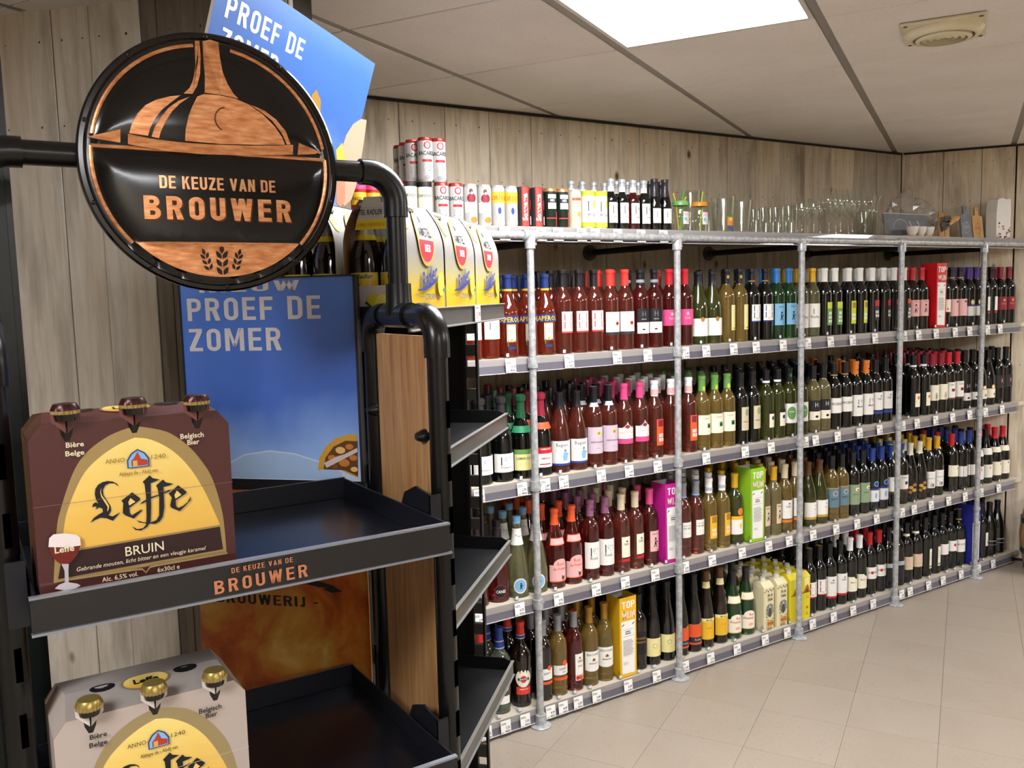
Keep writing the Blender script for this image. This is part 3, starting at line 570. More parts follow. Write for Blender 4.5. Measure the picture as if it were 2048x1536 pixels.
KT = """spritz|bdx red k|clear bottle of red spritz with square white label|r -34 70 34 140 w;r -14 104 -11 130 k;t Spritz 4 86 9 g;B 30 70 140 w
aperol|aper red B|orange aperitif bottle with navy cap and slanted blue band|n 240 247 y;r -38 122 38 152 B;t APEROL -2 128 18 y .85;r -17 40 17 121 C;r -17 118 17 121 o;r -14 30 14 40 B;e 0 62 6 6 d;r -15 42 -13 118 G;l -9 9 104 5 g
cross_rose|bdx rose k:d|rosé bottle with black gold-topped cap and red crosses|r -20 78 34 158 w;x 6 122 R;t MERLOT_ROSE 6 88 4 g;r -20 78 34 84 R;B 32 80 158 o
coral|bdx rose R|rosé bottle with coral cap and white label with red square|r -34 72 34 150 w;r -34 60 34 72 x;r 6 98 22 112 O;e 14 106 5 4 k;t CANTI -4 134 6 g;B 34 62 150 o
hrose|bdx rosed k|rosé bottle with black cap and half black half white label|r -30 60 24 104 w;r -30 104 24 158 k;t H -2 128 20 g;t HECHO -2 114 5 s;e -4 76 7 3 k;B 30 70 120 o;n 262 274 S
pinklab|bdx rosed r|rosé bottle with bright red cap and pinkish red label|r -36 84 36 150 p;t TAVEL 0 110 8 P;e 0 132 6 7 P;r -36 84 36 86 r
hocklab|bur green k|sloping green bottle with black cap and plain white label|r -38 34 38 108 w;e 4 104 9 10 a;l -10 24 70 4 s
paleyel|bdx gold k|golden wine bottle with tall pale yellow label|r 4 52 34 160 Y;l 8 30 76 3 a;r 8 56 16 64 L;r 20 56 26 64 k;B 34 70 140 y;e 0 280 6 7 d
crossblue|bdx dark k:d|dark bottle with gold-topped cap and blue crosses|r -20 84 34 158 w;x 6 126 b;t PINOT 6 94 4 g;r -20 82 34 87 b;n 258 263 a
bluecap|bdx dgreen Q|green bottle with blue cap and light blue label|r -26 62 30 158 q;t VINOS 4 140 7 B;f 6 100 22 k;t DRY 14 70 5 B
riesling|bdx pale y|pale bottle with yellow cap and large white label|r -36 42 36 152 w;r -8 104 -5 128 k;t Riesling 2 86 12 g;l -4 20 64 2 s
bio_green|bdx dark w|dark bottle with white cap and green label|r -2 48 34 156 G;r -2 126 34 156 L;t BIO 16 96 15 W;t HUIS 16 78 13 W;t WIJN 16 60 13 W
olive|bdx dark w|dark bottle with white cap and olive label|r 0 48 34 158 a;r 0 50 34 158 L;r 6 124 28 150 a;t HUIS 17 84 14 W;t WIJN 17 66 14 W
huis_red|bdx dark w|dark bottle with white cap and black label topped red|r 2 58 34 156 x;r 2 128 34 156 r;t HUIS 18 92 14 W;t WIJN 18 74 14 W
bio_dark|bdx dark w|dark bottle with white cap and grey label topped dull red|r 0 52 34 158 x;r 0 132 34 158 m;r 2 136 30 156 O;t BIO 16 98 14 W;t WIJN 16 80 14 W;t HUIS 16 62 14 W
orangelab|bdx dark r|dark bottle with red cap and apricot label|r -30 66 34 150 o;r -29 67 33 149 P;f 4 104 24 k;t VINOS 6 138 6 r
creamlab|bdx dark C|dark bottle with cream foil cap and cream label|r -36 80 36 146 C;l -20 24 130 3 g;e 4 96 5 5 r
pinkpaper|bdx dark k:C|dark bottle with gold-banded black cap and salmon label|r -30 56 34 146 P;e 16 132 9 6 n;l -8 24 96 3 n;n 256 262 d
purple|bdx dark v|dark bottle with purple cap and purple-framed label|r -36 50 36 112 v;r -33 53 33 104 w;e 6 126 13 15 d;e 6 126 9 11 w
striplab|bdx dark k|dark bottle with tall white label above a red strip|r 4 76 30 152 w;r 4 62 30 70 r
maroon|bdx dark m|dark bottle with maroon cap and maroon label|r -34 76 34 148 m;e 6 130 7 8 d;t RIOJA 4 106 9 d;l -8 20 96 2 d
prosecco|champ dark x|stout dark sparkling bottle with grey foil and white heart label|r -44 36 44 104 w;r -18 62 -14 92 k;h 8 80 14 s;t Prosecco 2 50 9 g
lambr_green|champ dark E|dark sparkling bottle with green foil and pale yellow label|r -36 32 36 92 Y;r -36 92 36 110 G;t LAMBRUSCO 4 72 9 n;l -12 14 58 2 g;s 172 196 70 e
lambr_red|champ dark m|dark sparkling bottle with dark red foil and red white label|r -36 32 36 108 w;r -36 84 36 108 r;d 4 84 28 10 w;t LAMBRUSCO 4 98 6 w;t AMABILE 4 62 8 r;r -20 42 24 46 r;s 176 200 70 O
regent|bur rose k|rosé bottle with black cap and white label with blue figure|r -40 30 40 122 w;r -40 28 40 36 b;t Regent 0 100 14 g;f 12 66 24 t;e 12 62 11 16 q;l -26 0 84 1 g
lilac|bdx rose k:S|rosé bottle with black cap and lilac-white label|r -34 54 34 158 z;e 12 134 10 8 L;e 12 134 6 5 a;t SPRITZ_DE_ROSE 6 96 6 k;l -6 24 112 2 g;l 0 20 74 1 g;s 236 252 60 s
diamond|bdx rose p:d|rosé bottle with pink cap and white label with diamond|r -36 96 36 140 w;r -36 76 36 95 p;d 4 142 20 22 w;d 4 142 17 19 r;d 4 142 15.5 17 w;e 4 142 5 6 r;t CABERNET_FRANC 4 118 6 P;l -8 20 108 2 g
huis_rose|bdx rose W|rosé bottle with white cap and orange label|r -4 50 36 158 O;r 2 128 30 154 m;t HUIS 18 84 15 W;t WIJN 18 66 15 W;B 30 60 150 o;n 256 280 P
gcap|bdx gold G|golden bottle with light green cap and cream label|r -34 66 34 150 C;t Canti 0 132 10 T;r 6 94 24 114 e;r 9 97 21 108 k;l 0 24 80 2 s;e 4 262 8 11 L
greylab|bdx dark k|dark bottle with black cap and grey-green label|r -10 60 34 164 T;r -9 61 33 163 u;e 18 140 11 16 T;t PASQUA 12 96 6 k;l 0 28 84 3 g
whiteband|bdx green k|olive bottle with white-banded black cap and cream label|r -4 56 34 118 C;r -4 118 34 132 k;e 18 98 9 9 B;l 2 28 78 3 g;n 256 266 W;B 30 70 120 y
greencirc|bdx green k|olive bottle with black cap and green oval label|r -32 62 34 152 w;e 4 108 22 30 e;e 4 108 20 28 G;t ORGANIC 4 112 5 W;r -32 62 34 68 w;e 6 280 7 8 e
hwhite|bdx white k|white wine bottle with half black half white label|r -30 60 26 100 C;r -30 100 26 152 k;t H 2 122 20 s;e 4 76 8 6 k;B 32 70 140 y
hacienda|bdx dark k:d|dark bottle with gold-topped cap and wide white label|r -36 78 36 150 w;t HACIENDA 0 116 12 k .8;l 2 26 98 2 s;l -6 18 134 1 s;n 256 261 d
merlot|bdx dark o|dark bottle with orange cap and heart on white label|r -34 48 34 152 w;r -2 104 1 130 k;h 18 120 9 s;t Merlot 10 90 10 k;l 0 22 66 2 s;h 6 272 5 k
bluebase|bdx dark k|dark bottle with black cap and white label above blue band|r -30 64 34 152 w;r -30 44 34 58 b;e 12 134 5 4 g;t Gallo 4 116 10 g;l 4 28 96 2 s
orangedot|bdx dark k|dark bottle with white-banded cap and cream label with orange dot|r -2 50 34 120 C;r -2 120 34 132 k;e 18 98 8 9 o;l 4 28 78 3 g;n 256 266 W
leafred|bdx dark m|dark bottle with dull red cap and cream label with leaf|r -36 70 36 152 C;e 8 92 9 20 g;e 8 92 7 17 C;e 8 92 3 14 x;l -14 20 132 2 s
cantired|bdx dark r|dark bottle with red cap and white label with red square|r -36 72 36 156 w;r 0 106 24 122 r;e 12 112 8 5 k;t Canti 2 138 10 g;r -36 62 36 72 n
hdark|bdx dark k|dark bottle with black cap and black over white label|r -32 44 30 86 w;t H 2 112 22 S;e 6 58 8 5 k;l -8 16 78 1 s
goldseal|bur dark k|sloping dark bottle with gold seal on white label|r -36 40 36 92 C;e 8 102 13 13 d;e 8 102 9 9 C;e 16 60 7 8 g
slate|bdx dark k|dark bottle with black cap and charcoal label|r -36 92 36 160 x;r -36 92 36 93 g;e 12 130 4 12 o
caneidark|canei rosed k|cone-shaped red bottle with black neck sleeve|n 190 268 k;t CANEI 2 205 12 W .7;e 0 42 24 26 m;e 0 42 21 23 k;t CANEI 0 36 11 w .8
caneiwhite|canei pale q|cone-shaped pale bottle with light blue cap and round blue label|n 196 258 w;t Canei 2 222 13 k .7;e 0 46 26 29 w;e 0 46 22 25 q;f 2 44 14 k
fragola|bur rosed O|dark rosé bottle with orange-red cap and arched pink label|r -40 26 40 92 P;e 6 92 30 24 P;r -40 26 40 29 O;t Rosé 6 90 13 O;t de_France 2 72 11 O;e 16 44 7 12 n;e 16 52 3.5 5 C;s 168 196 55 O;s 171 193 50 P
heartrose|bdx rosed i|rosé bottle with pinkish cap and white heart label|r -36 46 36 152 w;r -12 96 -8 130 k;h 10 116 14 s;t Rosé 2 82 13 g;l -8 18 62 2 s;h 4 278 5 k
galrose|bdx rose u|rosé bottle with beige cap and cream label over red strip|r -8 62 34 146 C;r -8 44 34 56 r;e 14 128 5 4 g;t Gallo 12 112 10 g;l 2 26 90 2 s;B 30 70 150 r
pinkfig|bdx rosed p|rosé bottle with pink cap and pink label with figure|r -16 58 34 144 P;t VINOSO 8 128 7 m;f 8 94 22 k;r 14 62 30 66 r
greyrose|bdx rose S|rosé bottle with silver cap and grey lettered label|r -12 84 34 150 w;t ROSE_THE 10 132 6 g;t THE_GRAY 10 120 7 x;l 2 20 104 2 p;n 252 258 q
huisyel|bdx gold W|golden bottle with white cap and orange-yellow label|r -6 54 36 156 o;r -5 55 35 155 y;r 2 124 30 152 a;t HUIS 17 84 15 C;t WIJN 17 66 15 C;n 262 276 s
footyel|bdx green y|olive bottle with yellow cap and yellow-white label|r -34 46 34 112 w;r -34 112 34 128 y;e 8 84 8 14 Y;e 10 84 4 12 y;e 8 148 14 17 o
figor|bdx white y|white wine bottle with yellow cap and apricot label|r -4 54 34 146 o;r -3 55 33 145 u;f 14 94 22 k;t VINOSO 14 132 6 k;r 20 58 30 62 r
galwhite|bdx gold u|golden bottle with beige cap and white label|r -26 66 34 152 w;r -26 48 34 60 o;e 8 136 5 4 g;t Gallo 4 118 10 g;l 0 24 98 2 s;B 30 50 110 y
mount|bur green n|olive bottle with copper cap and white label with mountains|r -38 34 38 116 w;r -38 34 38 46 d;e 20 100 3 3 k;d -6 60 26 16 g;d 18 56 22 14 x;l 10 26 84 2 g
bluegrey|bdx gold k|golden bottle with black cap and blue-grey label|r -34 66 34 158 t;r -34 158 34 162 d;e 6 134 13 13 P;e 6 134 10 10 t;t PINOT_G 2 104 7 k;l 6 22 80 1 g
greygreen|bdx dark k|dark bottle with dark cap and pale green-grey label|r -36 56 36 156 T;e 14 132 12 9 C;e 16 130 6 5 r;t PINOT_G 4 104 6 k;l 4 26 74 1 g
footblue|bdx dark b|dark bottle with blue cap and blue-framed white label|r -34 44 34 116 b;r -31 48 31 106 w;e 6 78 6 15 q;e 8 138 14 14 q;e 8 138 10 10 b
cantidark|bdx dark b:L|dark bottle with blue cap and white label with dark square|r -36 78 36 152 w;r 4 102 22 118 x;t Canti 0 134 10 g;r -36 66 36 78 n;e 6 272 8 11 L
ornate|bur dark C|sloping black bottle with ornate gold label|r -36 34 36 110 k;e -10 76 12 9 d;e 10 90 12 8 a;e 8 62 13 9 d;e -14 52 9 8 a;l -12 14 44 2 d
yelcap|bdx dark y:C|dark bottle with straw yellow cap and white crest label|r -36 50 36 138 w;e 0 100 24 24 s;e 0 100 22.5 22.5 w;t CHATEAU 2 98 7 g;r 0 56 20 74 g;r 4 58 8 72 w
redcream|bdx dark r|dark bottle with red cap and cream label|r -34 84 34 146 C;e 20 128 4 6 r;l -14 18 112 3 s
bluewhite|bdx dark b|dark bottle with dark blue cap and white striped label|r -34 72 34 130 w;r -8 72 -5 130 g;r 2 72 5 130 s;l 8 28 112 3 s
collar|bur dark k|sloping dark bottle with white collar and white crest label|r -38 34 38 108 w;d 10 90 9 12 r;d 10 90 6 9 o;l -18 24 62 3 s;s 164 200 60 w
redbur|bur dark r|sloping dark bottle with red cap and cream labels|r -38 34 38 112 C;l -20 22 76 4 s;r 18 92 24 104 n;s 166 196 60 C
martred|mart brown R|dark red vermouth bottle with red cap and round white label|e 0 116 31 35 w;e 0 116 28 32 C;e 0 112 12 14 R;r -22 107 22 117 k;t MARTINI 0 109 6.5 W;r -28 52 28 82 R;t VERMOUTH 0 70 5 C;l -18 18 60 2 C;n 262 276 w;n 264 274 b
martblue|mart clear b|clear green vermouth bottle with blue cap|e 0 116 30 34 w;e 0 112 12 14 b;r -22 107 22 117 k;t MARTINI 0 109 6.5 W;r -30 40 30 70 w;n 246 276 s;n 250 272 b
darkwhite|bdx brown S|dark bottle with silver cap and white wave label|r -32 84 34 128 w;r -32 66 34 78 O;e 16 130 9 10 O;t LIGHT 6 106 8 k
light|bdx gold S|golden bottle with silver cap and white wave label|r -32 84 34 122 w;r -32 62 34 74 O;e 14 130 11 12 O;t LIGHT 6 104 9 k;t Live 10 92 8 g;B 30 66 150 y
summer|bdx rosed S:r|strawberry rosé bottle with red-topped silver cap|r -6 66 36 150 w;r -6 42 36 66 P;e 4 54 7 8 r;e 20 52 9 9 R;e 14 60 6 4 G;e 14 134 5 4 g;t Gallo 15 116 10 g;t Spritz 15 98 7 r
beau|bdx gold a|golden bottle with bronze cap and scalloped white label|r -34 64 34 142 w;e 0 66 30 6 w;t BEAUCHAR 0 124 9 t .8;e 2 106 8 5 a;e 2 110 4 4 n;t MOELLEUX 2 90 6 x;l -14 18 78 1 s
goldtext|bdx brown k|dark amber bottle with gold lettering on black label|r -32 66 34 160 k;t BODEGA 4 130 9 a;t RESERVA 4 114 8 a;l -20 26 100 5 a
cream_flute|flute dark k|tall slender black bottle with pale yellow label|r -36 38 36 116 Y;e 0 84 10 10 T;e 0 84 8 8 Y;l -10 14 66 1 T;e 0 330 8 5 R
orange_flute|flute dark k|tall slender black bottle with orange and black label|r -36 66 36 124 O;r -36 42 36 65 x;r -36 34 36 42 O;e 20 122 9 10 a;t Riesling 6 52 8 s
yellow_flute|flute brown n|tall slender brown bottle with yellow label|r -36 38 36 128 y;r -36 118 36 132 Y;t MOSEL 2 120 8 k;t Auslese 4 86 7 o;l -8 18 72 3 o;s 262 290 70 Y;e 0 276 7 8 w
wiener|bur dgreen x|green bottle with dark cap and arched white labels|r -39 28 39 92 C;e 6 92 28 22 C;r -39 28 39 31 d;t Rue 14 90 12 r;t Weissteil 0 74 11 r;e 10 50 12 7 P;s 162 196 55 d;s 165 193 50 C
crossred|bdx dark k:d|dark bottle with gold-topped cap and red crosses on white|r -20 82 36 156 w;x 8 122 m;t SHIRAZ 8 92 4 g;r -20 80 36 85 r
galred|bdx dark k|dark bottle with black cap and white label with red base|r -32 56 36 156 w;r -32 48 36 58 r;e 8 138 5 4 g;t Gallo 4 122 10 g;d 0 76 16 10 u;d 18 72 12 8 u
whitecap|bdx dark W|dark bottle with white cap and plaque-shaped white label|r -34 50 34 118 C;r -32 118 8 124 C;r 16 112 30 122 k;t Merlot 2 92 8 g;l -14 20 80 3 s
redcap|bdx dark r|dark bottle with red cap and white label with red dot|r -36 82 36 142 w;e -2 114 8 8 r;t D -16 108 12 k;t UR 16 108 12 k;l 4 26 96 2 g
greytop|bdx dark k|dark bottle with dark cap and narrow grey label|r -36 110 36 132 s;l -18 20 122 2 x;r -36 40 36 104 x
apric|bdx dark k|dark bottle with dark cap and apricot square label|r -32 70 32 140 o;r -31 71 31 139 u;e 8 114 11 11 P;l -12 20 92 3 n;n 246 258 C
strip|bdx dark k|dark bottle with narrow cream strip label|r 4 44 26 150 C;r 6 50 24 60 G;l 9 21 128 9 n
plainwhite|bdx dark k|dark bottle with plain white label and gold seal|r -32 92 34 150 w;e 12 270 7 10 d;l 4 26 106 2 s
reddot|bdx dark k|dark bottle with white label and red emblem|r -36 98 36 156 w;e 14 132 9 9 r;e 16 270 7 10 d;l -10 20 110 2 s
named|bdx dark k:d|dark bottle with gold-topped cap and grey-lettered label|r -36 80 36 150 w;t MONTES 2 118 10 g;l -10 18 98 2 s;n 256 262 d
halfstrip|bdx dark k|dark bottle with narrow white label and small figure|r 2 70 32 148 w;e 22 92 5 8 k;l 6 26 126 2 s
blackbur|bur dark k|sloping black bottle with thin silver lines|r -30 84 34 88 s;r -30 62 34 65 S;l -10 20 76 1 S"""
PAL['Q'] = '2f74b4'; PAL['E'] = '1f5a3a'
for k in 'QE': FOIL[k] = mat(PAL[k], .32, 0, .6)
KIND = {}
PARK = []
CATN = {'dark': ('red_wine_bottle', 'wine bottle'), 'brown': ('red_wine_bottle', 'wine bottle')}
for ln in KT.split('\n'):
    key, a, desc, ops = ln.split('|'); sh, gl, cp = a.split(); cp, _, top = cp.partition(':')
    nm = 'red_wine_bottle' if gl in ('dark', 'brown') else 'rose_wine_bottle' if gl in ('rose', 'rosed', 'red') else 'white_wine_bottle'
    if key in ('aperol', 'spritz'): nm = 'aperitif_bottle'
    if key in ('martred', 'martblue', 'caneidark', 'caneiwhite'): nm = 'vermouth_bottle' if key[0] == 'm' else 'sparkling_wine_bottle'
    if key in ('prosecco', 'lambr_green', 'lambr_red'): nm = 'sparkling_wine_bottle'
    KIND[key] = dict(sh=sh, gl=gl, cap=cp, top=top or None, desc=desc, ops=ops, name=nm, R=shape(sh)[0])
CAPLEN = dict(bdx=.064, bur=.062, flute=.075, champ=.088, aper=.052, mart=.050, canei=.026, mini=.03, cham2=.07, beer=.012)
def proto(key):
    k = KIND[key]
    if 'lab' not in k:
        k['body'] = body_mesh(k['sh'], k['gl']); k['capm'] = cap_mesh(k['sh'], k['cap'], CAPLEN[k['sh']], k['top']); k['lab'] = label_mesh(k['sh'], k['ops'])
    return k
for key in KIND: proto(key)
def put_bottle(key, x, y, z, where, group, rot=0., labelled=True):
    k = KIND[key]
    t = thing(k['name'], k['desc']+where, 'bottle' if 'wine' not in k['name'] else 'wine bottle', (x, y, z), rot, group)
    obj('body', k['body'], t); obj('cap', k['capm'], t)
    for n, m in k['lab'].items():
        if labelled or n == 'neck_label': obj(n, m, t)
    return t
def px_of(P):
    d = Vector(P)-CAM; return 1024+FPX*d.dot(RGT)/d.dot(FWD)
def x_for(px, Y, z):
    a, b = -3., 4.5
    for _ in range(40):
        c = (a+b)/2
        if px_of((c, Y, z)) < px: a = c
        else: b = c
    return (a+b)/2
ROWS = ["""878:aperol 910:spritz 942:spritz 973:spritz 1016:aperol 1043:aperol 1088:aperol 1122:cross_rose 1155:cross_rose 1186:cross_rose 1219:coral 1246:coral 1278:hrose 1306:hrose 1336:pinklab 1366:pinklab 1396:hocklab 1424:hocklab 1450:paleyel 1476:paleyel 1501:crossblue 1527:crossblue 1550:bluecap 1575:bluecap 1599:riesling 1621:riesling 1645:bio_green 1667:bio_green 1693:olive 1716:olive 1740:huis_red 1763:huis_red 1784:bio_dark 1804:bio_dark 1821:orangelab 1839:orangelab 1861:#r 1884:creamlab 1899:pinkpaper 1917:pinkpaper 1933:purple 1947:purple 1962:striplab 1978:striplab 1996:maroon 2014:maroon""",
"""880:lambr_red 920:prosecco 960:prosecco 999:prosecco 1042:lambr_green 1082:lambr_red 1115:regent 1151:regent 1186:lilac 1215:lilac 1246:diamond 1278:diamond 1307:huis_rose 1339:huis_rose 1374:huis_rose 1401:gcap 1427:gcap 1452:gcap 1478:greylab 1502:greylab 1530:whiteband 1552:whiteband 1575:greencirc 1598:greencirc 1623:hwhite 1643:hwhite 1665:hacienda 1687:hacienda 1708:merlot 1729:merlot 1747:bluebase 1767:bluebase 1823:orangedot 1843:orangedot 1860:leafred 1877:leafred 1893:cantired 1911:cantired 1926:hdark 1942:hdark 1957:goldseal 1973:goldseal 1991:slate 2007:slate""",
"""880:caneiwhite 918:caneidark 955:caneidark 989:caneidark 1028:caneiwhite 1068:caneiwhite 1106:fragola 1143:fragola 1178:heartrose 1208:heartrose 1240:galrose 1268:galrose 1299:pinkfig 1326:#m 1364:greyrose 1389:greyrose 1414:huisyel 1441:huisyel 1467:footyel 1495:#g 1523:figor 1544:figor 1565:galwhite 1587:galwhite 1614:mount 1637:mount 1660:bluegrey 1680:bluegrey 1702:greygreen 1721:greygreen 1741:footblue 1759:footblue 1778:cantidark 1800:cantidark 1818:ornate 1836:ornate 1853:yelcap 1869:yelcap 1899:redcream 1918:bluewhite 1933:bluewhite 1950:collar 1968:collar 1987:redbur 2003:redbur""",
"""880:martblue 918:martred 958:martred 998:martblue 1042:martred 1086:darkwhite 1112:light 1145:summer 1176:beau 1206:beau 1238:#y 1274:goldtext 1302:cream_flute 1330:cream_flute 1358:orange_flute 1384:orange_flute 1409:yellow_flute 1436:yellow_flute 1463:wiener 1490:wiener 1519:@c 1546:@c 1571:@y 1592:@y 1616:crossred 1635:crossred 1655:galred 1676:galred 1696:whitecap 1715:whitecap 1736:redcap 1754:redcap 1773:greytop 1791:greytop 1809:apric 1828:apric 1847:strip 1865:strip 1881:plainwhite 1896:reddot 1913:named 1931:#b 1960:halfstrip 1977:blackbur 1991:blackbur"""]
SHN = ['upper wine shelf', 'second wine shelf', 'third wine shelf', 'bottom wine shelf']
BOXC = {'r': 'c8141f', 'm': 'c1238e', 'g': '8fc02a', 'y': 'e6b321', 'b': '2a2f8e'}
BOXN = {'r': 'red', 'm': 'magenta', 'g': 'lime green', 'y': 'yellow', 'b': 'dark blue'}
def top_box(k, x, y, z, where):
    c = mat(BOXC[k], .4); t = thing('bottle_box', BOXN[k]+' open-topped cardboard bottle box, '+where, 'bottle box', (x, y, z))
    h, w, th = .335, .043, .0015; ins = mat('b9b4ac', .7)
    mb = MB(); mb.box(-w, -w, 0, w, -w+th, h, c); mb.box(-w, -w+th, 0, -w+th, w, h, c); mb.box(w-th, -w+th, 0, w, w, h, c); mb.box(-w, w-th, 0, w, w, h, ins); mb.box(-w, -w, 0, w, w, .002, c); obj('sleeve', mb, t)
    sh = Sheet(.0002); wh = mat('f1efe8', .5); sh.text('TOP', .002, .288, .030, wh, w=.066, blk=.1); sh.text('WIJN', .002, .246, .030, mat('f1d9d0' if k != 'b' else '8f93d8', .5), w=.066, blk=.12)
    sh.poly([(-.033, .018), (.033, .014), (.036, .236), (-.036, .236)], wh)
    for sx in (-1, 1): sh.poly([(sx*.026-.006, .216), (sx*.026+.006, .222), (sx*.026+.004, .226), (sx*.026-.007, .219)], INK)
    g = mat('8a8780', .6); sh.rect(-.028, .172, .028, .173, g); sh.rect(-.028, .2, .028, .201, g); sh.lines(-.016, .016, .19, 2, .008, .003, INK); sh.lines(-.028, .028, .155, 11, .006, .0018, g); sh.lines(-.028, .0, .064, 2, .006, .0018, g)
    mb = MB(); sh.put(mb, flatY(-w-.0003)); obj('printed_front', mb, t)
def carton(k, x, y, z, label, group):
    t = thing('wine_carton', label, 'carton', (x, y, z), radians(random.uniform(-2, 2)), group)
    c0 = mat('e3d9ae' if k == 'c' else 'e0d02a', .4); w, h = .034, .225; mb = MB()
    mb.box(-w, -w, 0, w, w, h*.9, c0, .002); mb.add([(-w, -w, h*.9), (w, -w, h*.9), (w, w, h*.9), (-w, w, h*.9), (-w*.9, -w*.3, h), (w*.9, -w*.3, h), (w*.9, w*.8, h), (-w*.9, w*.8, h)], [(0, 1, 5, 4), (1, 2, 6, 5), (2, 3, 7, 6), (3, 0, 4, 7), (4, 5, 6, 7)], c0); obj('box', mb, t)
    mb = MB(); mb.lathe([(.014, h-.002), (.014, h+.004), (.012, h+.006), (.0115, h+.017), (0, h+.017)], 14, mat('dedbd2', .4), (0, .004, 0)); obj('screw_cap', mb, t)
    sh = Sheet(.0002); kk = mat('3a3526', .6)
    if k == 'c':
        for i in range(6): sh.ell(-.028+i*.011, .185+.006*(i % 2), .003, .004, kk, 5)
        sh.text('Vin de', .004, .160, .014, kk, shear=.2, bold=.01, w=.034); sh.text('Table', .004, .140, .014, kk, shear=.2, bold=.01, w=.034)
        sh.ell(.004, .095, .022, .030, mat('7d8c92', .6)); sh.ell(.004, .085, .011, .022, mat('5a4632', .6)); sh.ell(.004, .112, .005, .006, mat('d8b394', .6))
        rr = random.Random(3)
        for i in range(14): a = i*.45; sh.ell(.004+.026*cos(a), .085+.04*sin(a), .004, .003, mat(('5d6a45', '8fa0a8', '3a3526')[i % 3], .6), 4)
        sh.rect(-.014, .024, .024, .046, mat('dd8a28', .5)); sh.text('ROOD', .005, .031, .008, kk, bold=.02); sh.lines(-.02, .02, .014, 2, .006, .003, kk)
    else:
        sh.rect(-.006, .16, .024, .198, mat('eee7a0', .5)); sh.poly([(-.03, .125), (-.012, .135), (.0, .15), (.012, .168), (.022, .150), (.032, .125)], mat('a06a2a', .6)); sh.poly([(.0, .128), (.010, .15), (.02, .128)], mat('6b2f1c', .6))
        sh.lines(.006, .026, .11, 3, .005, .0016, mat('a6962a', .6)); sh.ell(.012, .055, .007, .007, mat('d86a2a', .5)); sh.lines(.004, .02, .03, 3, .005, .0016, mat('8a7a20', .6))
    mb = MB(); sh.put(mb, flatY(-w-.0003)); obj('print', mb, t)
CAPW = dict(k='black', w='white', W='white', r='red', R='red', B='navy', Q='blue', b='blue', y='yellow', o='orange', O='orange', p='pink', x='dark', G='green', E='green', m='maroon', v='purple', C='cream', i='pinkish', u='beige', S='silver', n='copper', a='bronze', q='light blue')
def near_of(key):
    if key is None: return 'the shelf end'
    if key[0] == '#': return 'the %s box' % BOXN[key[1]]
    if key[0] == '@': return 'the cartons'
    return 'the %s-capped bottle' % CAPW.get(KIND[key]['cap'], 'dark')
FAR = MB()      # third row of bottles, too deep in the shadow to pick apart
DIVX = []; FRONT = []
rr = random.Random(11)
for ri, row in enumerate(ROWS):
    zs = ZS[ri]; Yf = .082; items = []
    for tok in row.split():
        px, key = tok.split(':'); r = KIND[key]['R'] if key in KIND else (.044 if key[0] == '#' else .0355)
        items.append([x_for(float(px), Yf, zs+.13), key, r])
    for _ in range(60):     # neighbours may touch but not run into each other
        for a, b in zip(items, items[1:]):
            g = (a[2]+b[2]+.0012)-(b[0]-a[0])
            if g > 0: a[0] -= g/2; b[0] += g/2
    lim = wx(.082)-.05
    last = None
    for n, (x, key, r) in enumerate(items):
        if last is not None and last[1] != key: DIVX.append((ri, (last[0]+last[2]+x-r)/2))
        last = (x, key, r); FRONT.append((ri+1, x, key))
        if key[0] == '#':
            top_box(key[1], x, .066, zs, 'among the bottles on the '+SHN[ri])
            for d in (0,): put_bottle({'r': 'redcream', 'm': 'pinkfig', 'g': 'figor', 'y': 'goldtext', 'b': 'named'}[key[1]], x, .066, zs+.003, ', standing inside the '+BOXN[key[1]]+' box', None, 0, False)
            continue
        if key[0] == '@':
            nm = 'cream printed wine carton' if key[1] == 'c' else 'bright yellow wine carton'
            for q in range(4):
                carton(key[1], x, .060+q*.073, zs, nm+(' at the front of the bottom wine shelf' if q == 0 else ' behind the front one on the bottom wine shelf'), nm+'s'+(' in front' if q == 0 else ' behind'))
            continue
        k = KIND[key]; z = zs+.0005
        sib = [m for m in range(len(items)) if items[m][1] == key]; suf = ''
        if len(sib) > 1:
            lo, hi = (items[sib[0]-1][1] if sib[0] else None), (items[sib[-1]+1][1] if sib[-1]+1 < len(items) else None)
            pl, ph = near_of(lo), near_of(hi)
            if pl != ph: suf = ', beside '+pl if n == sib[0] else ', beside '+ph if n == sib[-1] else ', middle one of three alike'
        wds = k['desc'].split()
        lab = ', front row'+suf if suf and len(wds)+2+len(suf.split())-1 <= 15 else suf if suf and len(wds)+len(suf.split()) <= 16 else ', front row, '+SHN[ri]; 
        put_bottle(key, x+rr.uniform(-.0005, .0005), .036+r+rr.uniform(0, .004), z, lab, key.replace('_', ' ')+' bottles in front, '+SHN[ri], -.45*math.atan2(x-CAM.x, .08-CAM.y)+radians(rr.uniform(-7, 7)))
        y2 = .036+r+2*r+.010
        if x < lim:
            put_bottle(key, x+rr.uniform(-.002, .002), y2, z, ', second row, '+SHN[ri], key.replace('_', ' ')+' bottles behind, '+SHN[ri], 0, False)
        y3 = y2+2*r+.008; y4 = y3+2*r+.008; y5 = y4+2*r+.008
        for yy in (y3, y4, y5):
            if yy < YW-.012-r and x < wx(yy)-.06 and (ri > 0 or yy == y3) and rr.random() > .15:
                R, H, P = shape(k['sh']); FAR.T = Matrix.Translation((x, yy, z))
                FAR.lathe([(0, .002), (R, .004)]+P[1:]+[(P[-1][0], H-.03)], 10, GL[k['gl']])
                FAR.lathe([(P[-1][0]+.001, H-CAPLEN[k['sh']]), (P[-1][0]+.0025, H-.004), (P[-1][0]+.001, H), (0, H)], 10, FOIL[k['cap']])
FAR.T = None
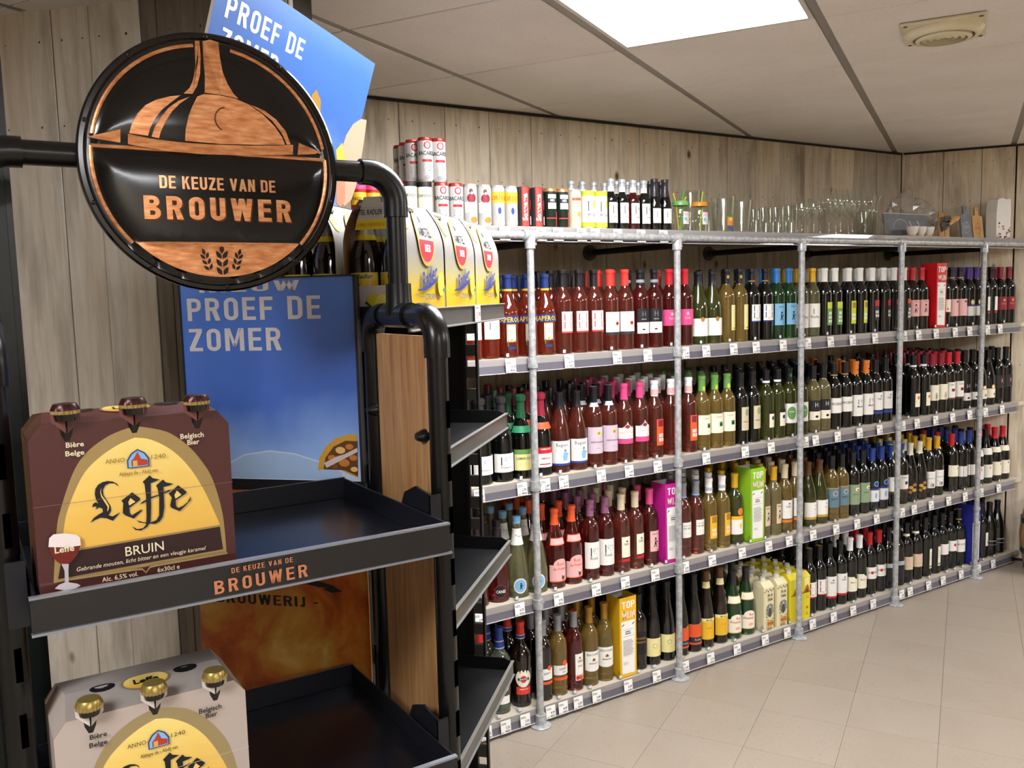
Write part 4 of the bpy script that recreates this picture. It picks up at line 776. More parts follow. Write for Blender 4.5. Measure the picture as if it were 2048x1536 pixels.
obj('bottles_at_the_back', FAR, label='shadowy rear rows of bottles at the back of the wine shelves', cat='bottles', kind='stuff')
# clear plastic dividers
mb = MB(); pts = [(.022, 0), (.022, .004), (.05, .012), (.072, .030), (.088, .055), (.1, .06), (.20, .06), (.20, 0)]
mb.prism(pts, lambda u, v, d: (d, u, v), -.0005, .0005, CLEAR); mb.box(-.009, .019, 0, .009, .034, .024, CLEAR, .002); mb.box(-.006, .0185, .006, .006, .0188, .018, mat('d9dde0', .3)); mb.box(-.003, .022, .024, .003, .03, .034, CLEAR, .001)
dm = mb.mesh('shelf_divider')
for ri, x in DIVX:
    if x < 3.3: obj('shelf_divider', dm, loc=(x, 0, ZS[ri]+.0003), label='clear plastic bottle divider standing on the '+SHN[ri], cat='shelf divider', group='dividers on the '+SHN[ri])
# price tickets
TAGS = ["1010 1083 1117 1164 1191 1236 1283 1328", "1022 1139 1235 1296 1371 1413 1468 1513 1567 1616 1662 1706 1751 1809 1838 1873 1911 1940 1976 2001", "959 1045 1091 1128 1203 1259 1316 1413 1491 1543 1611 1632 1676 1720 1760 1806 1835 1872 1906 1940 1972 2005",
        "959 1040 1118 1193 1251 1311 1371 1425 1485 1538 1579 1627 1673 1715 1754 1805 1829 1863 1898 1931 1963 1998", "974 1012 1051 1102 1127 1157 1194 1257 1314 1371 1422 1475 1531 1575 1626 1668 1707 1747 1804 1821 1858 1887 1923 1958 1987"]
PR = ["1,79 1,89 2,49 2,29 2,99 2,79 3,49 3,49", "13,35 4,79 5,49 4,79 5,49 7,99 5,99 4,19 4,29 5,49 3,99 3,99", "9,45 2,99 2,49 6,19 5,29 4,49 4,29 5,49 5,49 3,99 5,49 4,19", "3,90 4,75 3,95 5,49 5,79 4,49 5,49 4,29 6,49 4,39", "7,25 7,25 7,55 4,39 4,39 6,29 3,49 6,49 3,99 5,49 3,19 3,99 3,49"]
_tk = {}
def ticket(p):
    if p not in _tk:
        mb = MB(); mb.box(-.0215, -.0006, -.0475, .0215, .0006, .0, PAPER)
        sh = Sheet(.0002); sh.lines(-.019, .006, -.010, 2, .0045, .0018, INK); sh.text(p, .008, -.031, .0085, INK, bold=.02, sx=.9)
        for i in range(9): sh.rect(-.004+i*.0024, -.043, -.004+i*.0024+(.0014 if i % 3 else .0008), -.036, INK)
        sh.rect(-.019, -.043, -.010, -.040, mat('8b8890', .6)); sh.put(mb, flatY(-.0008)); _tk[p] = mb.mesh('price_ticket')
    return _tk[p]
TOPW = ['silver cans with yellow band on the top shelf', 'black and red can on the top shelf', 'dark green cans on the top shelf', 'cream can on the top shelf', 'lime green cans on the top shelf', 'small dark wine bottles on the top shelf', 'small red-tinted bottle on the top shelf', 'small sparkling bottles on the top shelf']
for ri, row in enumerate(TAGS):
    z = ([ZT]+ZS)[ri]; pr = PR[ri].split()
    for n, px in enumerate(row.split()):
        p = pr[n % len(pr)]; x = x_for(float(px), 0, z-.025)
        if x > 3.28: continue
        if ri: k = min(FRONT, key=lambda q: abs(q[1]-x)+10*(q[0] != ri))[2]
        what = {'@c': 'cream wine cartons', '@y': 'bright yellow wine cartons', '#r': 'red bottle box', '#m': 'magenta bottle box', '#g': 'lime green bottle box', '#y': 'yellow bottle box', '#b': 'dark blue bottle box'}.get(k, '') or KIND[k]['desc'] if ri else TOPW[n]
        obj('price_ticket', ticket(p), loc=(x, .0036, z-.002), rot=(radians(-6), 0, 0), label=' '.join(('price ticket under the '+what).split()[:16]), cat='price ticket', group='tickets %d under the %s' % (ri, what))
# ------------------------------------------------------------------ black gondola standing at 45 degrees
GXY = (-1.2, .17)
R45 = radians(45); M45 = Matrix.Rotation(R45, 4, 'Z')
def gw(x, y, z=0.): return M45 @ Vector((x, y, z))
gon = thing('gondola_shelf', 'black steel gondola with stepped empty trays beside the brewery display', 'gondola shelf', gw(*GXY), R45)
def gmb(): m = MB(); m.T = Matrix.Translation((-GXY[0], -GXY[1], 0)); return m
mb = gmb(); mb.box(-1.6, .0, 0, -.83, .345, .10, BLK_M); obj('plinth', mb, gon)
mb = gmb(); mb.box(-1.60, .002, .10, -1.586, .36, 1.664, BLK_M, .002); obj('end_panel', mb, gon)
mb = gmb(); mb.box(-1.586, .346, .10, -.80, .36, 1.70, BLK_M); obj('back_panel', mb, gon)
mb = gmb(); mb.box(-.815, .03, .0, -.803, .345, 1.57, BLK_M); obj('side_panel', mb, gon)
GREY_UP = mat('4c4a46', .4, .4, name='slotted_steel')
mb = gmb()
mb.box(-.819, -.012, 0, -.803, -.006, 1.57, BLK_M); mb.box(-.819, .02, 0, -.803, .03, 1.57, BLK_M)
for k in range(26): mb.box(-.819, -.006, .02+k*.06, -.803, .02, .05+k*.06, GREY_UP)
obj('slotted_upright', mb, gon)
RAILG = mat('4b4b47', .22, .25, name='grey_channel'); LIPM = mat('8f8f8a', .3, .5, name='channel_lip')
GT = [1.600, 1.3065, .957, .616]
for k, z in enumerate(GT):
    mb = gmb(); x0, x1 = -1.585, -.832; y0, y1 = -.088, .344; zd = z-(.014 if k == 0 else .026)
    mb.box(x0, y0, zd-.006, x1, y1, zd, BLK_T); tr = obj('tray', mb, gon)
    mb = gmb(); mb.box(x0, y0, zd, x0+.003, y1, z+.006, BLK_M); obj('side_lip', mb, tr)
    mb = gmb(); mb.prism([(y0, zd), (y1, zd), (y1, z+.008), (y0+.02, z+.008), (y0, z-.002)], lambda u, v, d: (d, u, v), x1-.003, x1, BLK_M); obj('side_lip', mb, tr)
    mb = gmb(); mb.box(x0, y0-.004, z-.042, x1+.004, y0, z-.001, RAILG); mb.box(x0, y0-.0075, z-.003, x1+.004, y0+.001, z, LIPM, .0008); mb.box(x0, y0-.0085, z-.0425, x1+.004, y0-.0002, z-.0385, LIPM, .0008); obj('price_channel', mb, tr)
# ticket on the top channel
Q = on_plane(957, 630, E2, .0985); q = M45.inverted() @ Q
mb = MB(); mb.box(-.024, -.0008, -.019, .024, .0, .019, PAPER); sh = Sheet(.0002); sh.lines(-.02, .016, .012, 1, .005, .002, INK); sh.text('3,99', .006, -.012, .016, mat('b04a3a', .5), bold=.02, w=.03); sh.lines(-.02, -.012, .0, 3, .005, .002, INK); sh.put(mb, flatY(-.001))
obj('price_ticket', mb, loc=gw(q.x, -.0965, 1.58), rotz=R45, label='white price ticket on the black channel below the yellow six-packs', cat='price ticket')
# ------------------------------------------------------------------ posters on the gondola
SKY = vgrad('poster_sky', [(.0, 'b9cfe8'), (.12, '8eb0e4'), (.45, '3f68bd'), (.75, '4a76cf'), (1., '5480d4')], .35, 2, .55, .1, 1.6)
PTXT = mat('d9d3d4', .5); 
def gp(px, py, pl): Q = on_plane(px, py, E1, pl); return (Q.dot(E2), Q.z)
PL = -1.6035
def endmap(off0=0.): return lambda u, v, o: gw(PL-off0-o, -u, v)
def poster_text(sh, t, l, r, top, m, bold=.02):
    a = gp(*l, PL); b = gp(*r, PL); c = gp(*top, PL); sh.text(t, (a[0]+b[0])/2, (a[1]+b[1])/2, c[1]-a[1], m, w=b[0]-a[0], blk=.16)
def at_root(name, mb, root, rotz, **kw):
    """mesh given in world coordinates -> object with its own base point"""
    inv = (Matrix.Translation(root) @ Matrix.Rotation(rotz, 4, 'Z')).inverted(); mb.v = [tuple(inv @ Vector(p)) for p in mb.v]
    return obj(name, mb, loc=root, rotz=rotz, **kw)
z1, z0 = 1.662, 1.284
root = gw(PL, .18, z0)
post = thing('poster', 'blue sky poster reading PROEF DE ZOMER on the black end panel', 'poster', root, R45)
def part_at(name, mb, par, root, rotz=R45):
    inv = (Matrix.Translation(root) @ Matrix.Rotation(rotz, 4, 'Z')).inverted(); mb.v = [tuple(inv @ Vector(p)) for p in mb.v]; return obj(name, mb, par)
mb = MB(); mb.T = M45; mb.box(PL-.0015, .006, z0, PL+.002, .357, z1, SKY); part_at('sheet', mb, post, root)
mb = MB(); mb.T = M45; fm = mat('1d1f24', .4); mb.box(PL-.004, .001, z0, PL+.003, .006, z1+.003, fm); mb.box(PL-.004, .001, z1, PL+.003, .36, z1+.003, fm); mb.box(PL-.004, .357, z0, PL+.003, .36, z1, fm); part_at('frame', mb, post, root)
sh = Sheet(.0002); poster_text(sh, 'PROEF DE', (377, 640.6), (642.6, 638.7), (377, 595.7), PTXT); poster_text(sh, 'ZOMER', (381, 702), (564.5, 701), (381, 657.4), PTXT); poster_text(sh, 'NIEUW', (400, 583), (600, 583), (400, 563), PTXT)
mb = MB(); sh.put(mb, endmap(.0018)); part_at('lettering', mb, post, root); sh = Sheet(.0002)
arc = [gp(*q, PL) for q in ((450, 930), (490, 908), (540, 900), (590, 906), (640, 922), (685, 942))]; arc2 = [(u, v-.0025) for u, v in arc]
sh.strip([(u, 1.286) for u, v in arc], arc2, mat('9db9dc', .4)); sh.strip(arc2, arc, mat('c3d2e6', .4))
g = lambda *q: gp(*q, PL)
sh.poly([g(637, 940), g(640, 915), g(652, 893), g(672, 876), g(700, 868), g(715, 869), g(717, 955), g(700, 948), g(680, 938), g(660, 935)], mat('c2922e', .5))
sh.poly([g(648, 938), g(652, 915), g(668, 893), g(692, 881), g(716, 882), g(717, 952), g(690, 940)], mat('5a3416', .5))
for q in ((665, 915, 9), (682, 900, 11), (700, 893, 9), (690, 925, 12), (708, 915, 9), (710, 938, 8), (672, 932, 7)):
    c = g(q[0], q[1]); sh.ell(c[0], c[1], q[2]*.0009, q[2]*.0006, mat(('b9732a', '7c431a', 'd8b26a')[q[2] % 3], .5), 6)
sh.poly([g(650, 925), g(676, 912), g(690, 908), g(716, 895), g(717, 903), g(690, 917), g(655, 935)], mat('c9b7ae', .5))
mb = MB(); sh.put(mb, endmap(.0018)); part_at('print', mb, post, root)
# lower poster
mq, nt, b = nodes_of('amber_beer_print'); L = nt.links.new
tc = N(nt, 'ShaderNodeTexCoord'); n1 = N(nt, 'ShaderNodeTexNoise', Scale=3.2, Detail=7., Roughness=.6, Distortion=.5); L(tc.outputs['Generated'], n1.inputs[0])
L(ramp(nt, [(.3, '7c2c0a'), (.45, 'a9541a'), (.6, 'b98430'), (.75, 'cdaa62')], n1.outputs[0]), b.inputs['Base Color']); b.inputs['Roughness'].default_value = .35
z1, z0 = 1.262, .86; root = gw(PL, .18, z0); post = thing('poster', 'amber orange brewery poster on the black end panel below the tray', 'poster', root, R45)
mb = MB(); mb.T = M45; mb.box(PL-.0015, .002, z0, PL+.002, .357, z1, mq); part_at('sheet', mb, post, root)
sh = Sheet(.0002); c = g(535, 1205); e = g(618, 1192); sh.text('BROUWERIJ -', (c[0]+e[0])/2-.045, c[1]-.004, .020, INK, w=.215, blk=.16)
mb = MB(); sh.put(mb, endmap(.0018)); part_at('lettering', mb, post, root); sh = Sheet(.0002)
for q in ((610, 1158, 30, 7), (640, 1168, 34, 6), (665, 1178, 22, 7), (650, 1150, 24, 5)):
    c = g(q[0], q[1]); sh.poly([(c[0]-q[2]*.0009, c[1]), (c[0], c[1]+q[3]*.001), (c[0]+q[2]*.001, c[1]-.003), (c[0], c[1]-q[3]*.001)], INK)
mb = MB(); sh.put(mb, endmap(.0018)); part_at('print', mb, post, root)
# header board leaning out over the gondola
b0 = E2*-.332+Vector((0, 0, 1.708)); b1 = E2*-.178+Vector((0, 0, 2.195)); ub = (b1-b0).normalized(); nb = E1.cross(ub)
if nb.dot(E2) < 0: nb = -nb
Hh = (b1-b0).length
def hp(px, py): Q = on_plane(px, py, nb, nb.dot(b0)); return (Q.dot(E1), (Q-b0).dot(ub))
hmap = lambda o0: (lambda u, v, o: b0+E1*u+ub*v+nb*(o0+o))
root = b0+E1*-1.35; hb = thing('header_board', 'large tilted blue sky board reading PROEF DE ZOMER above the gondola', 'header board', root, R45)
SKY2 = vgrad('board_sky', [(.0, 'aab6c0'), (.12, '8a9fbe'), (.35, '587ab0'), (.62, '2c5598'), (.85, '355f9f'), (1., '4d72ab')], .35, 2, .35, .1, 1.8)
mb = MB(); mb.prism([(-1.695, 0), (-1.0, 0), (-1.0, Hh), (-1.695, Hh)], hmap(0), -.006, 0, SKY2, mat('d8d4cc', .6)); part_at('board', mb, hb, root)
mb = MB(); mb.box(-1.55, .338, 1.60, -1.53, .345, 1.75, BLK_M); mb.v = [tuple(M45 @ Vector(p)) for p in mb.v]; part_at('bracket', mb, hb, root)
mb = MB(); mb.box(-1.15, .338, 1.60, -1.13, .345, 1.75, BLK_M); mb.v = [tuple(M45 @ Vector(p)) for p in mb.v]; part_at('bracket', mb, hb, root)
sh = Sheet(.0002); a = hp(447, 39); c = hp(603.5, 115); d = hp(567, 58); d2 = hp(566, 103)
sh.text('PROEF DE', (a[0]+c[0])/2, (a[1]+c[1])/2, d[1]-d2[1], PTXT, w=c[0]-a[0], blk=.16)
dy = (d[1]-d2[1])*1.42; sh.text('ZOMER', a[0]+(c[0]-a[0])*.36, (a[1]+c[1])/2-dy, d[1]-d2[1], PTXT, w=(c[0]-a[0])*.70, blk=.16)
mb = MB(); sh.put(mb, hmap(.0004)); part_at('lettering', mb, hb, root); sh = Sheet(.0002)
sk = mat('b98a72', .5); sk2 = mat('a87258', .5)
sh.poly([hp(*q) for q in ((683, 300), (692, 270), (706, 248), (722, 238), (733, 240), (728, 280), (720, 330), (712, 372), (702, 400), (688, 412), (680, 380), (690, 330))], sk)
sh.poly([hp(*q) for q in ((672, 372), (684, 330), (690, 350), (690, 400), (680, 415), (672, 405))], sk2)
sh.poly([hp(*q) for q in ((671, 300), (684, 285), (690, 320), (684, 350), (676, 352))], mat('c89a3c', .4))
sh.poly([hp(*q) for q in ((622, 190), (632, 178), (641, 200), (640, 240), (634, 250), (626, 225))], mat('8a6a2c', .4))
sh.poly([hp(*q) for q in ((676, 415), (690, 420), (688, 455), (680, 470), (674, 450))], sk)
mb = MB(); sh.put(mb, hmap(.0004)); part_at('print', mb, hb, root)

# ------------------------------------------------------------------ six-packs of lemon beer
CW = mat('b9b5b0', .5, name='pack_grey_white'); CYL = mat('e0c220', .5, name='pack_yellow'); CIN = mat('6b4a30', .8, name='pack_inside_card')
RADF = vgrad('radler_front', [(.0, 'c09c10'), (.22, 'bca01c'), (.42, '98926e'), (.55, '8a8783'), (1., '84817e')], .42, 2, .12, .15, 3.)
PLN, PDP, PHT = .235, .122, .215
def fprof(v):        # front panel: height along the panel -> (y, z)
    if v <= .125: return (0, v)
    t = min((v-.125)/.095, 1.); return (.036*t*t, .125+.095*t*(1-.05*t))
def radler_pack(x, y, z, label, group):
    t = thing('beer_six_pack', label, 'six-pack', gw(x, y, z), R45, group)
    def panel(fl, m, th=.001):
        mb = MB(); n = 26; P = []
        for i in range(n+1):
            v = .220*i/n; yy, zz = fprof(v); yy = yy if not fl else PDP-yy; P.append((yy, zz))
        V = [(xx, yy, zz) for yy, zz in P for xx in (0, PLN)]
        F = [(2*i, 2*i+1, 2*i+3, 2*i+2) if not fl else (2*i+2, 2*i+3, 2*i+1, 2*i) for i in range(n)]; mb.add(V, F, m, True)
        V2 = [(xx, yy+(th if not fl else -th), zz) for yy, zz in P for xx in (0, PLN)]; mb.add(V2, [f[::-1] for f in F], CIN, True)
        for xx in (0, PLN): mb.add([(xx, yy+d, zz) for yy, zz in P for d in (0, th if not fl else -th)], [(2*i, 2*i+1, 2*i+3, 2*i+2) for i in range(n)], mat('9a8874', .8))
        return mb
    obj('front_panel', panel(False, RADF), t); obj('rear_panel', panel(True, CW), t)
    mb = MB(); mb.box(.0012, .0012, 0, PLN-.0012, PDP-.0012, .002, CIN)
    for xx in (0, PLN-.001): mb.box(xx, .001, 0, xx+.001, PDP-.001, .058, CW)
    obj('base_tray', mb, t)
    for xx, sg in ((-.0006, -1), (PLN+.0006, 1)):
        mb = MB(); yc = PDP/2; P = [(.046, .219), (PDP-.046, .219), (PDP-.030, .178), (PDP-.026, .160), (.026, .160), (.030, .178)]
        mb.add([(xx, a, c) for a, c in P[:3]+P[5:]], [(0, 1, 2, 3)], CW); mb.add([(xx, a, c) for a, c in P[2:]], [(0, 1, 2, 3)], CYL)
        if sg < 0:
            sh = Sheet(.0002); sh.text('AMSTEL RADLER', -.012, .187, .009, INK, shear=.15, bold=.015, w=.062); sh.text('DUBBEL VERFRISSEND', -.004, .166, .006, mat('a88c1c', .6), w=.058); sh.rect(-.036, .199, .036, .1996, mat('9a948c', .6))
            sh.ell(-.022, .206, .003, .003, mat('a9a49c', .5), 6); sh.put(mb, lambda u, v, o: (xx-.0004-o, PDP/2-u, v))
        obj('handle_flap', mb, t)
    mb = MB(); mb.add([(0, .044, .2185), (PLN, .044, .2185), (PLN, PDP-.044, .2185), (0, PDP-.044, .2185)], [(0, 1, 2, 3)], CW); obj('top_handle', mb, t)
    sh = Sheet(.00035); cx = PLN*.5
    sh.ell(.030, .185, .022, .024, CYL, 10, 4); sh.ell(.030, .185, .019, .021, mat('e8dc7a', .5), 10, 4); sh.lines(.02, .04, .196, 4, .006, .0016, mat('b39a28', .6))
    sh.ell(cx, .150, .052, .056, mat('d7a63a', .35, .2), 14, 8); sh.ell(cx, .150, .047, .051, mat('a5a29d', .5), 14, 8)
    rd = mat('c6313a', .45); n = 12
    sh.ell(cx, .144, .044, .042, rd, 14, 5, 0., -1.)
    sh.ell(cx-.004, .186, .006, .007, INK, 6); sh.text('AMSTEL', cx, .151, .018, INK, w=.072, bold=.01, res=3); sh.text('BIER', cx, .122, .013, PAPER, w=.036, bold=.01)
    bl = mat('25367f', .45); sh.text('Radler', cx+.004, .058, .032, bl, shear=.35, rot=radians(14), w=None, sx=.80, bold=.022, res=3)
    sh.strip([(cx-.07, .046), (cx-.02, .048), (cx+.04, .062), (cx+.066, .078)], [(cx-.07, .049), (cx-.02, .053), (cx+.04, .068), (cx+.066, .079)], bl)
    sh.ell(cx+.075, .060, .020, .024, mat('e7cf3e', .5), 9); sh.ell(cx+.094, .048, .010, .004, mat('3f7a3a', .5), 5)
    sh.text('CITROEN', cx, .030, .0105, bl, w=.06, bold=.01); sh.rect(cx-.068, .0345, cx-.034, .0355, bl); sh.rect(cx+.034, .0345, cx+.068, .0355, bl)
    sh.text('DUBBEL VERFRISSEND', cx, .017, .006, mat('b09a3a', .6), w=.09); sh.text('ALCOHOL 2,0% VOL', cx, .007, .0035, mat('b09a3a', .6), w=.07)
    mb = MB(); sh.put(mb, lambda u, v, o: (u, fprof(v)[0]-.0009-o, fprof(v)[1]+.0007*(v > .13))); obj('front_print', mb, t)
    sh = Sheet(.0002); sh.ell(-.004, .03, .013, .013, mat('c9c022', .5), 10); sh.ell(.014, .026, .016, .016, mat('d8cf5c', .5), 10); sh.poly([(-.022, .026), (-.010, .018), (-.008, .020), (-.018, .029)], mat('3a4426', .5))
    mb = MB(); sh.put(mb, lambda u, v, o: (-.0006-o, PDP/2-u, v)); obj('end_print', mb, t)
    return t
GOLDF = mat('b9a21c', .3, .3); SILF = mat('9c9a94', .25, .6)
bmb = MB(); R_, H_, P_ = shape('beer'); H_ = .205
bp_ = [(R_*.98, .004), (R_, .02), (R_, .105), (R_*.93, .12), (R_*.66, .142), (.0145, .160), (.013, .175), (.013, .196)]
bmb.lathe([(0, .005), (R_*.9, 0)]+bp_+[(.0135, .200), (0, .200)], 18, GL['brown']); beer_body = bmb.mesh('beer_body')
mb = MB(); mb.lathe([(.0145, .196), (.0145, .202), (.012, .2055), (0, .206)], 18, SILF); beer_cap = mb.mesh('crown_cap')
mb = MB(); mb.lathe([(rad(bp_, z)+.0006, z) for z in (.140, .146, .15)], 18, GOLDF); mb.lathe([(rad(bp_, z)+.0007, z) for z in (.15, .155, .165, .18, .19)], 18, SILF)
sh = Sheet(.0001); sh.rect(-.034, .034, .034, .066, mat('cfae24', .45)); sh.rect(-.034, .066, .034, .080, mat('cdb93c', .45)); sh.rect(-.034, .034, .034, .05, mat('c6c2c4', .45)); sh.text('Radler', .006, .069, .008, mat('25367f', .5), shear=.3, bold=.02); sh.lines(-.02, .0, .062, 3, .005, .0015, INK); sh.lines(.004, .03, .046, 3, .004, .0018, mat('3a4a9a', .5)); sh.put(mb, cylmap(R_+.0004))
beer_lab = mb.mesh('beer_label')
def beer(x, y, z, label, group):
    t = thing('beer_bottle', label, 'beer bottle', gw(x, y, z), R45-pi/2, group); obj('body', beer_body, t); obj('crown_cap', beer_cap, t); obj('paper_label', beer_lab, t)
ZK = GT[0]-.0135
for n, (x, y, lb) in enumerate(((-1.568, -.083, 'yellow white lemon beer six-pack with open end facing the black pipe frame'), (-1.322, -.083, 'middle yellow white lemon beer six-pack of the row on the tray'), (-1.076, -.083, 'yellow white lemon beer six-pack at the wine rack end of the tray'), (-1.565, .055, 'lemon beer six-pack standing behind the front row, below the sky board'))):
    radler_pack(x, y, ZK, lb, None)
    for q in range(2 if n < 1 else 1):
        for s in (0, 1): beer(x+.036+q*.066, y+.0315+s*.0600, ZK+.0025, 'brown beer bottle with yellow label inside the '+('open-ended front', 'middle', 'far', 'rear')[n]+' six-pack', 'bottles in six-pack %s' % 'abcd'[n])
# ------------------------------------------------------------------ brewery display stand of black pipe
SO = Vector((-1.42, -1.31, 0))
stand = thing('display_stand', 'black pipe display stand with trays, wooden side and round brewery sign', 'display stand', SO)
def smb(): m = MB(); m.T = Matrix.Translation(-SO); return m
XL, XR, YF, YB, YM, ZT5, ZB5 = -1.722, -1.130, -1.432, -1.188, -1.302, 1.592, 1.822
TR_, ER_ = .0165, .0203
def arc3(c, a, b, r, n=8):
    c = Vector(c); a = Vector(a); b = Vector(b); return [c+a*(r*cos(pi/2*i/n))+b*(r*sin(pi/2*i/n)) for i in range(n+1)]
for sx, X in ((1, XR), (-1, XL)):
    for Y in (YF, YB):
        mb = smb(); mb.tube([(X, Y, .0), (X, Y, 1.535)], TR_, BLK, 18); p = obj('upright_pipe', mb, stand)
        s = MB(); s.T = Matrix.Translation(-SO); 
        if Y == YF:
            for k in range(12):
                z = 1.44-k*.083; ms = smb(); a = radians(-62 if X > -1.4 else -75)
                c = Vector((X+TR_*cos(a), Y+TR_*sin(a), z)); tv = Vector((-sin(a), cos(a), 0)); nv = Vector((cos(a), sin(a), 0))
                ms.add([c+tv*q*.004+nv*e+Vector((0, 0, w)) for e in (.0006, -.004) for q, w in ((-1, -.021), (1, -.021), (1, .021), (-1, .021))], [(0, 1, 2, 3), (0, 1, 5, 4), (1, 2, 6, 5), (2, 3, 7, 6), (3, 0, 4, 7)], mat('000000', .9, spec=0))
                obj('slot', ms, p)
        r = .042; d = 1 if Y == YF else -1
        mb = smb(); c = Vector((X, Y+d*r, ZT5-r)); pts = [(X, Y, ZT5-r-.022)]+arc3(c, (0, -d, 0), (0, 0, 1), r)+[(X, Y+d*(r+.012), ZT5)]
        mb.tube(pts, ER_, BLK, 18); obj('elbow_fitting', mb, stand)
    mb = smb(); mb.tube([(X, YF+.045, ZT5), (X, YB-.045, ZT5)], TR_, BLK, 18); obj('cross_pipe', mb, stand)
    mb = smb(); mb.tube([(X, YM-.042, ZT5), (X, YM+.042, ZT5)], ER_+.0006, BLK, 18); mb.tube([(X, YM, ZT5), (X, YM, ZT5+.024), (X, YM, ZT5+.052)], [ER_+.004, ER_+.0012, ER_+.0006], BLK, 18); obj('tee_fitting', mb, stand)
    mb = smb(); mb.tube([(X, YM, ZT5+.04), (X, YM, ZB5-.06)], TR_, BLK, 18); obj('riser_pipe', mb, stand)
    r = .046; mb = smb(); c = Vector((X-sx*r, YM, ZB5-r)); pts = [(X, YM, ZB5-r-.024)]+arc3(c, (sx, 0, 0), (0, 0, 1), r)+[(X-sx*(r+.014), YM, ZB5)]
    mb.tube(pts, ER_, BLK, 18); obj('elbow_fitting', mb, stand)
mb = smb(); mb.tube([(XL+.05, YM, ZB5), (XR-.05, YM, ZB5)], TR_, BLK, 18); obj('sign_pipe', mb, stand)
mb = smb(); mb.box(XR-.006, YF+.028, .06, XR+.006, YB-.028, 1.560, W_OAK, .0015); obj('wooden_side_panel', mb, stand)
mb = smb(); mb.box(XL-.006, YF+.028, .06, XL+.006, YB-.028, 1.560, W_OAK, .0015); obj('wooden_side_panel', mb, stand)
for (y, z) in ((YB-.012, 1.425), (YF+.038, 1.402)):
    mb = smb(); mb.tube([(XR-.022, y, z), (XR-.010, y, z), (XR-.004, y, z)], [.006, .011, .012], BLK, 12); obj('screw_knob', mb, stand)
NAVY = mat('14161d', .35, name='dark_tray_coat')
TRAYM = speckle('tray_floor', '14161c', '1b1e26', 60., .25, .5, .7, .6)
CH = mat('101217', .08, spec=.6, coat=.3, name='dark_price_channel'); COPT = mat('c07a55', .4, .2, name='copper_print')
for k, zt in enumerate((1.292, .936, .58)):
    X0, X1, Y0, Y1 = -1.700, -1.169, -1.518, -1.122; zd = zt-.034
    mb = smb(); mb.box(X0, Y0, zd-.006, X1, Y1, zd, TRAYM); tr = obj('tray', mb, stand)
    mb = smb(); mb.box(X0, Y1-.003, zd, X1, Y1, zt+.004, NAVY, .0008); obj('rear_lip', mb, tr)
    for x in (X0, X1-.003): mb = smb(); mb.box(x, Y0, zd, x+.003, Y1-.003, zt+.002, NAVY, .0008); obj('side_lip', mb, tr)
    mb = smb(); fn = lambda u, v, d: (d, u, v)
    mb.prism([(Y0-.004, zt), (Y0, zt), (Y0-.003, zt-.041), (Y0-.007, zt-.041)], fn, X0-.004, X1+.002, CH); mb.box(X0-.005, Y0-.007, zt-.0015, X1+.003, Y0+.001, zt+.0015, mat('8d9098', .15, .3)); mb.box(X0-.005, Y0-.011, zt-.0435, X1+.003, Y0-.002, zt-.0405, mat('8d9098', .15, .3)); ch = obj('price_channel', mb, tr)
    mb = smb(); mb.quad((X0-.005, Y0-.0105, zt-.041), (X1+.003, Y0-.0105, zt-.041), (X1+.003, Y0-.0065, zt), (X0-.005, Y0-.0065, zt), CLEARB); obj('channel_cover', mb, tr)
    if k < 2:
        sh = Sheet(.0001); a = onY(432, 1180, Y0-.009); b = onY(618, 1152, Y0-.009); cx = (a.x+b.x)/2; w = b.x-a.x
        sh.text('DE KEUZE VAN DE', cx, zt-.0125, .0065, COPT, w=w*.66, blk=.2); sh.text('BROUWER', cx-.002, zt-.0350, .0165, COPT, w=w, blk=.24)
        mb = smb(); sh.put(mb, lambda u, v, o: (u, Y0-.0072-(zt-v)/.041*.004, v)); obj('lettering', mb, tr)
    for x, d in ((X1+.003, 1), (X0-.007, -1)):
        mb = smb(); mb.prism([(YF-.03, zt-.05), (YF+.10, zt-.05), (YF+.06, zt+.02), (YF+.02, zt+.036), (YF-.03, zt+.03)], lambda u, v, dd: (dd, u, v), x, x+.004, NAVY); mb.box(min(x, x+d*.018), YF-.032, zt-.05, max(x+.004, x+d*.018), YF-.027, zt+.03, NAVY); obj('tray_bracket', mb, stand)
# ------------------------------------------------------------------ the round sign (crop pixels -> sign plane)
YD = -1.3235
def sp(x, y): Q = onY(x/2.56, y/2.56, YD); return (Q.x, Q.z)
l_, r_, t_, b_ = (onY(*q, YD) for q in ((146, 287), (675, 352), (397, 68), (443, 580)))
SCX, SCZ, SR = (l_.x+r_.x)/2, (t_.z+b_.z)/2, ((r_.x-l_.x)+(t_.z-b_.z))/4
def dome(u, v):
    q = sqrt(u*u+v*v)/SR; d = max(0., .90-q)*SR; dl = abs(v/SR-.085)*SR
    c = 1-math.exp(-min(d, dl)/.013)
    if v/SR < -.62: c = .5
    return .004*(1-q*q)+.0075*c*(q < .9)
def smap(o0=0.): return lambda u, v, o: (SCX+u, YD-dome(u, v)-o0-o, SCZ+v)
def loc(x, y): a, b = sp(x, y); return (a-SCX, b-SCZ)
def copper():
    m, nt, b = nodes_of('brushed_copper'); L = nt.links.new
    tc = N(nt, 'ShaderNodeTexCoord'); mp = N(nt, 'ShaderNodeMapping'); mp.inputs['Scale'].default_value = (14, 14, 60); L(tc.outputs['Object'], mp.inputs[0])
    n = N(nt, 'ShaderNodeTexNoise', Scale=3., Detail=5.); L(mp.outputs[0], n.inputs[0]); L(ramp(nt, [(.3, 'bd7445'), (.55, 'e09a66'), (.8, 'eebb8e')], n.outputs[0]), b.inputs['Base Color'])
    b.inputs['Metallic'].default_value = .6; b.inputs['Roughness'].default_value = .3; return m
